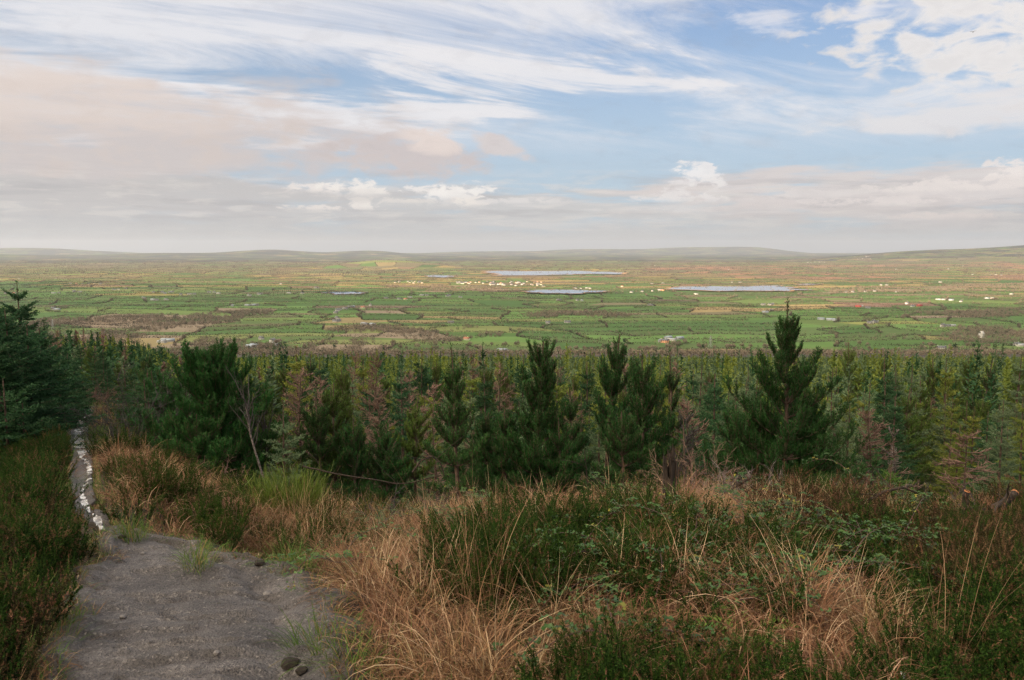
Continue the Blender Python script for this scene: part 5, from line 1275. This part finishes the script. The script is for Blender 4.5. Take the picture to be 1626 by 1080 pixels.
def ground_cover():
    # short mixed litter and grass hiding the soil
    gr, dg = G(), G()
    for nn, y0, y1, sd in ((24000, 1.9, 22, 93), (4200, 1.75, 4.2, 96)):
        r, x, y, z, px, py, off = ground_scatter(nn, y0, y1, sd, .74)
        dr = in_patch([k for k in PATCH if k.startswith('dry')], px, py); cl = clear(x, y, z, .12, .06)
        keep = (off > .0) & ~((y > 14.5) & (x > XP(y)+3.5))
        for i in np.where(keep)[0]:
            s = (1.0 if y[i] < 8 else 1.5)*(1 if cl[i] else .38)
            dry = (dr[i] and r.random() < .8) or fbm(np.array(x[i]*.9), np.array(y[i]*.9), 95) > .56
            blades(dg if dry else gr, (x[i], y[i], z[i]), 9, (.08*s, .26*s), (10, 150), .0045 if y[i] < 8 else .006, r, .10*s, (20, 85), 5, (0, .8))
    tag(link('dead_grass', dg.mesh('dead_grass', M['drygrass'])), 'short matted dead grass and litter over the heath', 'grass', kind='stuff'); tag(link('green_grass', gr.mesh('green_grass', M['greengrass'])), 'short green grass and moss over the heath', 'grass', kind='stuff')
    # matted dead grass between the tussocks
    dm = G(); tp_ = []
    for i in range(4):
        q = G(); rr = np.random.default_rng(120+i); blades(q, (0, 0, 0), 95, (.20, .46), (60, 200), .0052, rr, .17, (30, 86), 6, (0, .85), out=.45); tp_.append((np.concatenate(q.v), np.concatenate(q.f), np.concatenate(q.t)))
    r, x, y, z, px, py, off = ground_scatter(16000, 1.75, 13, 99, .74); dr = in_patch([k for k in PATCH if k.startswith('dry')], px, py)
    ok = (off > .03) & clear(x, y, z, .24, .26) & (dr | ((x > XR(y)) & (fbm(x*.8, y*.8, 55) < .58) & ~((px > 1430) & (py > 830))))
    for i in poisson(x, y, ok, .135)[:1500]:
        v, f, tn = tp_[int(r.random()*4)]; a = r.random()*6.28; c_, s_ = math.cos(a), math.sin(a); sc = .7+.5*r.random()
        dm.raw(np.stack([v[:, 0]*c_-v[:, 1]*s_, v[:, 0]*s_+v[:, 1]*c_, v[:, 2]], 1)*sc+[x[i], y[i], z[i]], f, tn)
    tag(link('matted_grass', dm.mesh('matted_grass', M['drygrass'])), 'matted rusty dead grass between the tussocks', 'grass', kind='stuff')
    # short grass creeping over the path edges
    eg = G(); ed = G(); r = np.random.default_rng(130)
    for yy in np.arange(2.2, 12, .0045):
        for s_ in (0, 1):
            w_ = fbm(np.array(yy*2.5), np.array(s_*7.), 131)
            if w_ < .36: continue
            wide = yy < 6.8; q = r.random()**2*(.22 if wide and s_ else .10 if wide else .03)*(w_-.25)*2
            xx = (float(np.interp(yy, pys, pxl))-.05+q) if s_ == 0 else (float(np.interp(yy, pys, pxr))+.05-q)
            zz = max(gz(xx, yy)+.02, float(PZ(np.array(xx), np.array(yy)))-.01)
            blades(ed if r.random() < .55 else eg, (xx, yy, zz), 6, (.03, .13 if wide else .06), (10, 170), .0040, r, .04, (10, 80), 5, (0, .9))
    tag(link('edge_litter', ed.mesh('edge_litter', M['drygrass'])), 'dead grass litter lying over the edges of the path', 'grass', kind='stuff')
    tag(link('edge_grass', eg.mesh('edge_grass', M['greengrass'])), 'thin grass creeping over the edges of the path', 'grass', kind='stuff')
    # heather between the larger bushes
    hm = {'heather': G(), 'heather_brown': G()}; protos = [heather_arrays(51+i, n=26, H=.27, dens=270, lw=.0046, flower=f) for i, f in enumerate((.10, .22, .30, .06))]
    r, x, y, z, px, py, off = ground_scatter(16000, 1.75, 13.5, 98, .74)
    names = ['heather_left', 'heather_mid', 'heather_low', 'heather_right', 'heather_br', 'brown_mid']
    ok = (off > .02) & clear(x, y, z, .26, .20) & (in_patch(names, px, py) | (x < XL(y)-.02) | ((fbm(x*.8, y*.8, 55) > .66) & (x > XR(y))) | ((px > 1430) & (py > 840)))
    for i in poisson(x, y, ok, .135)[:1300]:
        v, f, tn = protos[int(r.random()*4)]; a = r.random()*6.28; c_, s_ = math.cos(a), math.sin(a); sc = .5+.8*r.random()**1.5
        v2 = np.stack([v[:, 0]*c_-v[:, 1]*s_, v[:, 0]*s_+v[:, 1]*c_, v[:, 2]], 1)*sc+[x[i], y[i], z[i]]
        br = in_patch(['brown_mid', 'heather_right'], px[i:i+1], py[i:i+1])[0] or (x[i] < XL(y[i]) and r.random() < .30)
        hm['heather_brown' if br and r.random() < .55 else 'heather'].raw(v2, f, tn)
    for k, g_ in hm.items(): tag(link('heather_carpet', g_.mesh('heather_carpet', M[k])), 'continuous low heather between the bushes' if k == 'heather' else 'browned low heather between the bushes', 'heather', kind='stuff')
    # low scrub under the trees: dead bracken and heath
    hb, bk_ = G(), G(); n = 5200; r = np.random.default_rng(94); yy = 9.5+16*r.random(n); xx = (r.random(n)*2-1)*(.72*yy+1); off = np.maximum(XL(yy)-xx, xx-XR(yy))
    zz = ground_z(xx, yy); cl = clear(xx, yy, zz, .32, .36)
    for i in range(n):
        if off[i] < .12 or not cl[i]: continue
        c_ = (xx[i], yy[i], zz[i]); v = fbm(np.array(xx[i]*.5), np.array(yy[i]*.5), 97)
        if v > .52: blades(bk_, c_, 12, (.15, .42), (30, 170), .013, r, .2, (20, 80), 5, (0, 1))
        else: blades(hb, c_, 16, (.12, .38), (0, 70), .011, r, .2, (40, 88), 4, (0, .68))
    tag(link('dead_bracken', bk_.mesh('dead_bracken', M['bracken'])), 'rusty dead bracken between the trail and the trees', 'bracken', kind='stuff'); tag(link('heath', hb.mesh('heath', M['heather'])), 'low dark heath under the front trees', 'heath', kind='stuff')
ground_cover()

# ------------------------------------------------------------------ single shrubs, stumps, branches
def broom(px, py, s, label, seed):
    r = np.random.default_rng(seed); X_, Y_ = hit(px, py); g = G(); n = 420
    a = r.random(n)*6.28; q = np.sqrt(r.random(n)); P0 = np.stack([np.cos(a)*q*.22, np.sin(a)*q*.18, np.full(n, -.05)], 1); D = unit(np.stack([np.cos(a)*q*.5, np.sin(a)*q*.5, np.ones(n)], 1))
    pl = polyline(P0, D, .42*(.5+.6*r.random(n)), 6, .3, r, .08); g.tube(pl, np.tile(np.linspace(.0035, .0012, 6), (n, 1)), 3, r.random(n))
    for j in (2, 3, 4, 5):
        sp = polyline(pl[:, j], unit(unit(pl[:, j]-pl[:, j-1])+r.normal(size=(n, 3))*.3), .07+.1*r.random(n), 3, .3, r, .05); g.ribbon(sp, np.tile([.005, .005, .001], (n, 1)), rnd_dirs(r, n), r.random(n))
    o = link('broom_bush', g.mesh('broom_bush', M['broom']), None, (X_, Y_, gz(X_, Y_)), 0, s); tag(o, label, 'shrub')
broom(455, 822, 1.35, 'bright yellow green broom bush with upright shoots above the path bend', 1); broom(490, 812, 1.0, 'smaller broom bush half hidden behind the bright one', 2); broom(520, 800, .8, 'dull broom bush on the bank right of the bright ones', 5)
def shrub(px, py, H, Rr, label, seed, mat, depth=None, **kw):
    if depth: Y_ = depth; X_ = (px-813)/FPX*depth
    else: X_, Y_ = hit(px, py)
    o = link('bare_shrub', bare_bush(seed, H, Rr, mat=mat, **kw), None, (X_, Y_, gz(X_, Y_))); tag(o, label, 'shrub')
shrub(1215, 790, .75, .6, 'grey bare twiggy shrub at the foot of the tallest pine', 1, 'greytwig', 10.2, n=30); shrub(1180, 785, .6, .5, 'smaller grey bare shrub left of the one under the tallest pine', 2, 'greytwig', 10.0, n=22)
shrub(205, 740, 1.5, .9, 'large grey bare shrub leaning out beside the large bushy pine', 3, 'darktwig', 13.6, n=16, spread=1.2); shrub(640, 790, .55, .6, 'dark tangled dead bush with arching stems left of the crest', 4, 'darktwig', 9.6, n=34, spread=1.4, curl=-.9)
shrub(690, 785, .5, .5, 'dark dead bush with arching stems behind the dry grass', 5, 'darktwig', 9.4, n=24, spread=1.4, curl=-.8); shrub(1120, 745, 1.0, .6, 'brown bare shrub beside the thin young pine', 6, 'dead', 11.2, n=26); shrub(1060, 750, .8, .5, 'brown bare shrub in front of the broad pine', 7, 'dead', 11.6, n=22)
shrub(1380, 800, .5, .7, 'heap of dark dead twigs below the first tan larch', 8, 'darktwig', 9.6, n=30, spread=1.6, curl=-.8); shrub(1450, 815, .45, .7, 'heap of dark dead twigs between larch and cut stem', 9, 'darktwig', 9.4, n=30, spread=1.7, curl=-.9); shrub(1290, 800, .35, .6, 'low grey dead twigs on the crest under the tallest pine', 10, 'greytwig', 9.6, n=24, spread=1.5, curl=-.5); shrub(1600, 830, .45, .7, 'dark heap of dead twigs by the fallen limb at the right edge', 12, 'darktwig', 9.0, n=28, spread=1.5, curl=-.6)
shrub(140, 615, .8, .6, 'brown leafless bush where the trail drops out of sight', 13, 'dead', 24, n=30); shrub(350, 775, .55, .4, 'rusty bare sapling bush in front of the large bushy pine', 14, 'dead', 12.0, n=12)
def stump():
    Y_ = 7.7; X_ = (1071-813)/FPX*Y_*1.02; dd = ray(1065, 735); sc_ = 1.22*(EYE+dd[2]/dd[1]*Y_-gz(X_, Y_))/.60; e = empty('tree_stump', (X_, Y_, gz(X_, Y_)), 0, sc_); r = np.random.default_rng(4)
    k, s = 14, 18; zz = np.linspace(-.15, .50, k); th = np.arange(s)*2*np.pi/s; v = []
    for z in zz:
        f = (z+.15)/.65; rad = .055*(1.25-.45*f)*(1+.22*np.sin(th*5+1+z*3)+.10*np.sin(th*11+z*7)); v.append(np.stack([np.cos(th)*rad-.045*f, np.sin(th)*rad, np.full(s, z)+(.10*np.sin(th*2+1.2)+.05*np.sin(th*5))*f**4], 1))
    v = np.concatenate(v); i, j = np.meshgrid(np.arange(k-1), np.arange(s), indexing='ij'); i = i.ravel(); j = j.ravel(); f = np.stack([i*s+j, i*s+(j+1) % s, (i+1)*s+(j+1) % s, (i+1)*s+j], 1)
    top = np.array([[-.045, 0, .40]]); n0 = len(v); v = np.concatenate([v, top]); f = np.concatenate([f, [[(k-1)*s+q, (k-1)*s+(q+1) % s, n0, n0] for q in range(s)]])
    g = G(); g.raw(v, f); link('trunk', g.mesh('trunk', M['stump'], True), e)
    for q in range(2):
        h_ = G(); h_.tube(np.array([[[-.02+.05*q, -.01, .38], [-.03+.05*q, 0, .50], [-.05+.04*q, .01, .60-.08*q]]]), np.array([[.016, .011, .003]]), 5); link('splinter', h_.mesh('splinter', M['stump']), e)
    tag(e, 'dark charred broken stump standing in dry grass below the broad pine', 'stump')
stump()
def limb(name, pts, r0, r1, label, cut=None, twigs=0, seed=0):
    """a cut stem or fallen limb through photograph points at given depths"""
    P_ = []
    for px, py, d in pts:
        q = ray(px, py-(10 if d > 7 else 0)); d = d*.90 if d > 7 else d; P_.append(np.array([0, 0, EYE])+q/q[1]*d)
    P_ = np.array(P_); org = P_[0].copy(); n = 12; t0 = np.linspace(0, 1, len(P_)); tt = np.linspace(0, 1, n); C_ = np.stack([np.interp(tt, t0, P_[:, i]) for i in range(3)], 1)-org
    r = np.random.default_rng(seed); C_[1:-1] += r.normal(size=(n-2, 3))*r0*.25; g = G(); g.tube(C_[None], np.linspace(r0, r1, n)[None]*(1+.2*(r.random((1, n))-.5)), 9, .5)
    e = empty(name, org); link('stem', g.mesh('stem', M['stump'], True), e)
    T = unit(C_[-1]-C_[-2])
    g2 = G(); a = unit(np.cross(T, [0.3, .2, 1.])); b_ = np.cross(T, a); th = np.arange(12)*2*np.pi/12; c_ = C_[-1]+T*.004; ring = c_+(a*np.cos(th)[:, None]+b_*np.sin(th)[:, None])*r1*1.02
    v = np.concatenate([ring-T*.012, ring, c_[None]]); f = [[q, (q+1) % 12, 12+(q+1) % 12, 12+q] for q in range(12)]+[[12+q, 12+(q+1) % 12, 24, 24] for q in range(12)]
    g2.raw(v, f); link('cut_end', g2.mesh('cut_end', M['cutwood'] if cut else M['stump']), e)
    for q in range(twigs):
        i = 3+q*2 % 8; h_ = G(); D = unit(rnd_dirs(r, 1)[0]+[0, 0, .5]); pl = polyline(C_[i][None], D[None], np.array([.25+.2*r.random()]), 6, .1, r, .2); h_.tube(pl, np.linspace(r0*.4, .003, 6)[None], 5); link('twig', h_.mesh('twig', M['stump']), e)
    tag(e, label, 'branch')
limb('cut_stem', [(1530,838,9.3),(1532,815,9.3),(1534,802,9.3),(1536,790,9.3)], .040, .030, 'dark upright cut stem with fresh orange top on the right', True, 2, 1)
limb('fallen_limb', [(1565,832,9.0),(1580,818,9.0),(1600,804,9.05),(1612,792,9.1)], .048, .036, 'dark cut limb slanting up with pale orange end at the right edge', True, 3, 2)
limb('dead_branch', [(1345,825,9.3),(1375,806,9.3),(1400,792,9.3),(1430,784,9.3),(1455,792,9.3)], .022, .010, 'dark arched dead branch over the twigs below the first tan larch', False, 4, 3)
limb('dead_branch', [(1150,792,9.0),(1175,778,9.0),(1195,766,9.0)], .020, .012, 'dark dead branch among brambles left of the tallest pine', False, 3, 4)
limb('dead_branch', [(936,830,9.2),(934,790,9.2),(931,750,9.2),(928,725,9.2)], .008, .003, 'thin dark upright dead sapling stem in the middle of the crest', False, 4, 5)
limb('dead_branch', [(480,560+190,10.2),(520,760,10.2),(640,780,10.2),(700,765,10.2)], .010, .005, 'thin dark dead branch lying along the bank above the dry grass', False, 3, 6)
limb('dead_branch', [(1260,960,4.9),(1290,935,4.9),(1330,905,5.0)], .006, .004, 'thin brown dead branch across the grass under the right brambles', False, 2, 7)
limb('dead_branch', [(655,760,9.2),(668,742,9.2),(685,734,9.2),(700,745,9.2),(705,765,9.2)], .010, .006, 'dark arched stem of the dead bush left of the crest', False, 3, 8)
# fern
def fern(px, py, s, label, seed):
    X_, Y_ = hit(px, py); r = np.random.default_rng(seed); g = G()
    for f_ in range(5):
        a = f_*1.26+r.random(); k = 14; P = np.zeros(3); el = 1.1
        for i in range(k):
            d = np.array([math.cos(a)*math.cos(el), math.sin(a)*math.cos(el), math.sin(el)]); Q = P+d*.028; S = unit(np.cross(d, [0, 0, 1.])); l = .10*math.sin(math.pi*(i+1.5)/(k+2))+.008
            for sd in (-1, 1): g.leaf(P[None], unit(S*sd+d*.45)[None], np.array([[0, 0, 1.]])+r.normal(size=(1, 3))*.15, l, .022, r.random())
            P = Q; el -= .12
    o = link('fern', g.mesh('fern', M['fern']), None, (X_, Y_, gz(X_, Y_)), 0, s); tag(o, label, 'fern')
fern(1515, 930, 1.0, 'bright green fern in the dark heather near the right edge', 1); fern(1545, 925, .9, 'yellower fern just right of the bright one near the right edge', 2); fern(1185, 1030, .9, 'fern frond beside the heather at the bottom of the mound', 3)
# litter and a bird
def can():
    X_, Y_ = hit(1422, 1104); e = empty('drink_can', (X_, Y_, gz(X_, Y_)+.09)); e.scale = (.62,)*3; e.rotation_euler = (R(68), R(15), R(60)); th = np.arange(20)*2*np.pi/20
    def cyl(prof, mt, nm):
        v = np.concatenate([np.stack([np.cos(th)*q, np.sin(th)*q, np.full(20, z)], 1) for q, z in prof]); f = [[a*20+j, a*20+(j+1) % 20, (a+1)*20+(j+1) % 20, (a+1)*20+j] for a in range(len(prof)-1) for j in range(20)]
        g = G(); g.raw(v, f); link(nm, g.mesh(nm, mt, True), e)
    cyl([(.028, -.052), (.033, -.045), (.033, .02), (.031, .028), (.033, .036)], plain('can_red', (.35, .02, .03), (.45, .03, .04), 20, .35), 'body'); cyl([(.033, .036), (.033, .05), (.027, .062), (.027, .060), (.001, .057)], plain('can_pale', (.5, .5, .52), (.65, .65, .66), 20, .35), 'lid')
    tag(e, 'small red and pale drink can lying in the grass at the bottom right', 'can')
can()
def bird():
    d = ray(1545, 51); p = np.array([0, 0, EYE])+d*110; e = empty('bird', p, 1.0); g = G(); zz = np.linspace(-.2, .2, 7); g.tube(np.stack([zz, zz*0, zz*0], 1)[None], np.array([[.005, .035, .06, .065, .05, .035, .01]]), 8)
    mt = plain('feathers', (.03, .03, .03), (.06, .055, .05), 10, .8); link('body', g.mesh('body', mt, True), e)
    for s in (-1, 1):
        w = G(); v = [[.08, 0, .03], [-.07, 0, .03], [-.08, s*.2, .12], [.06, s*.2, .13], [-.10, s*.42, .08], [-.04, s*.42, .09]]; v2 = [[a, b_, c_-.012] for a, b_, c_ in v]
        w.raw(v+v2, [[0,1,2,3],[3,2,4,5],[6,9,8,7],[9,11,10,8],[0,3,9,6],[3,5,11,9],[1,7,8,2],[2,8,10,4],[5,4,10,11]]); link('wing', w.mesh('wing', mt), e)
    tag(e, 'tiny dark bird flying before the white cloud at upper right', 'bird')
bird()

# ------------------------------------------------------------------ haze
hz = G(); hz.box((0, 17000, 125), (46000, 27500, 335)); m, nt, out = mat_base('haze_air')
pv = nt.new('ShaderNodeVolumePrincipled'); pv.inputs['Color'].default_value = (.52, .58, .69, 1); pv.inputs['Density'].default_value = 2.7e-5; pv.inputs['Anisotropy'].default_value = .2
nt.l.new(pv.outputs[0], out.inputs['Volume']); tag(link('haze', hz.mesh('haze', m)), 'thin pale haze over the valley', 'haze', kind='stuff')
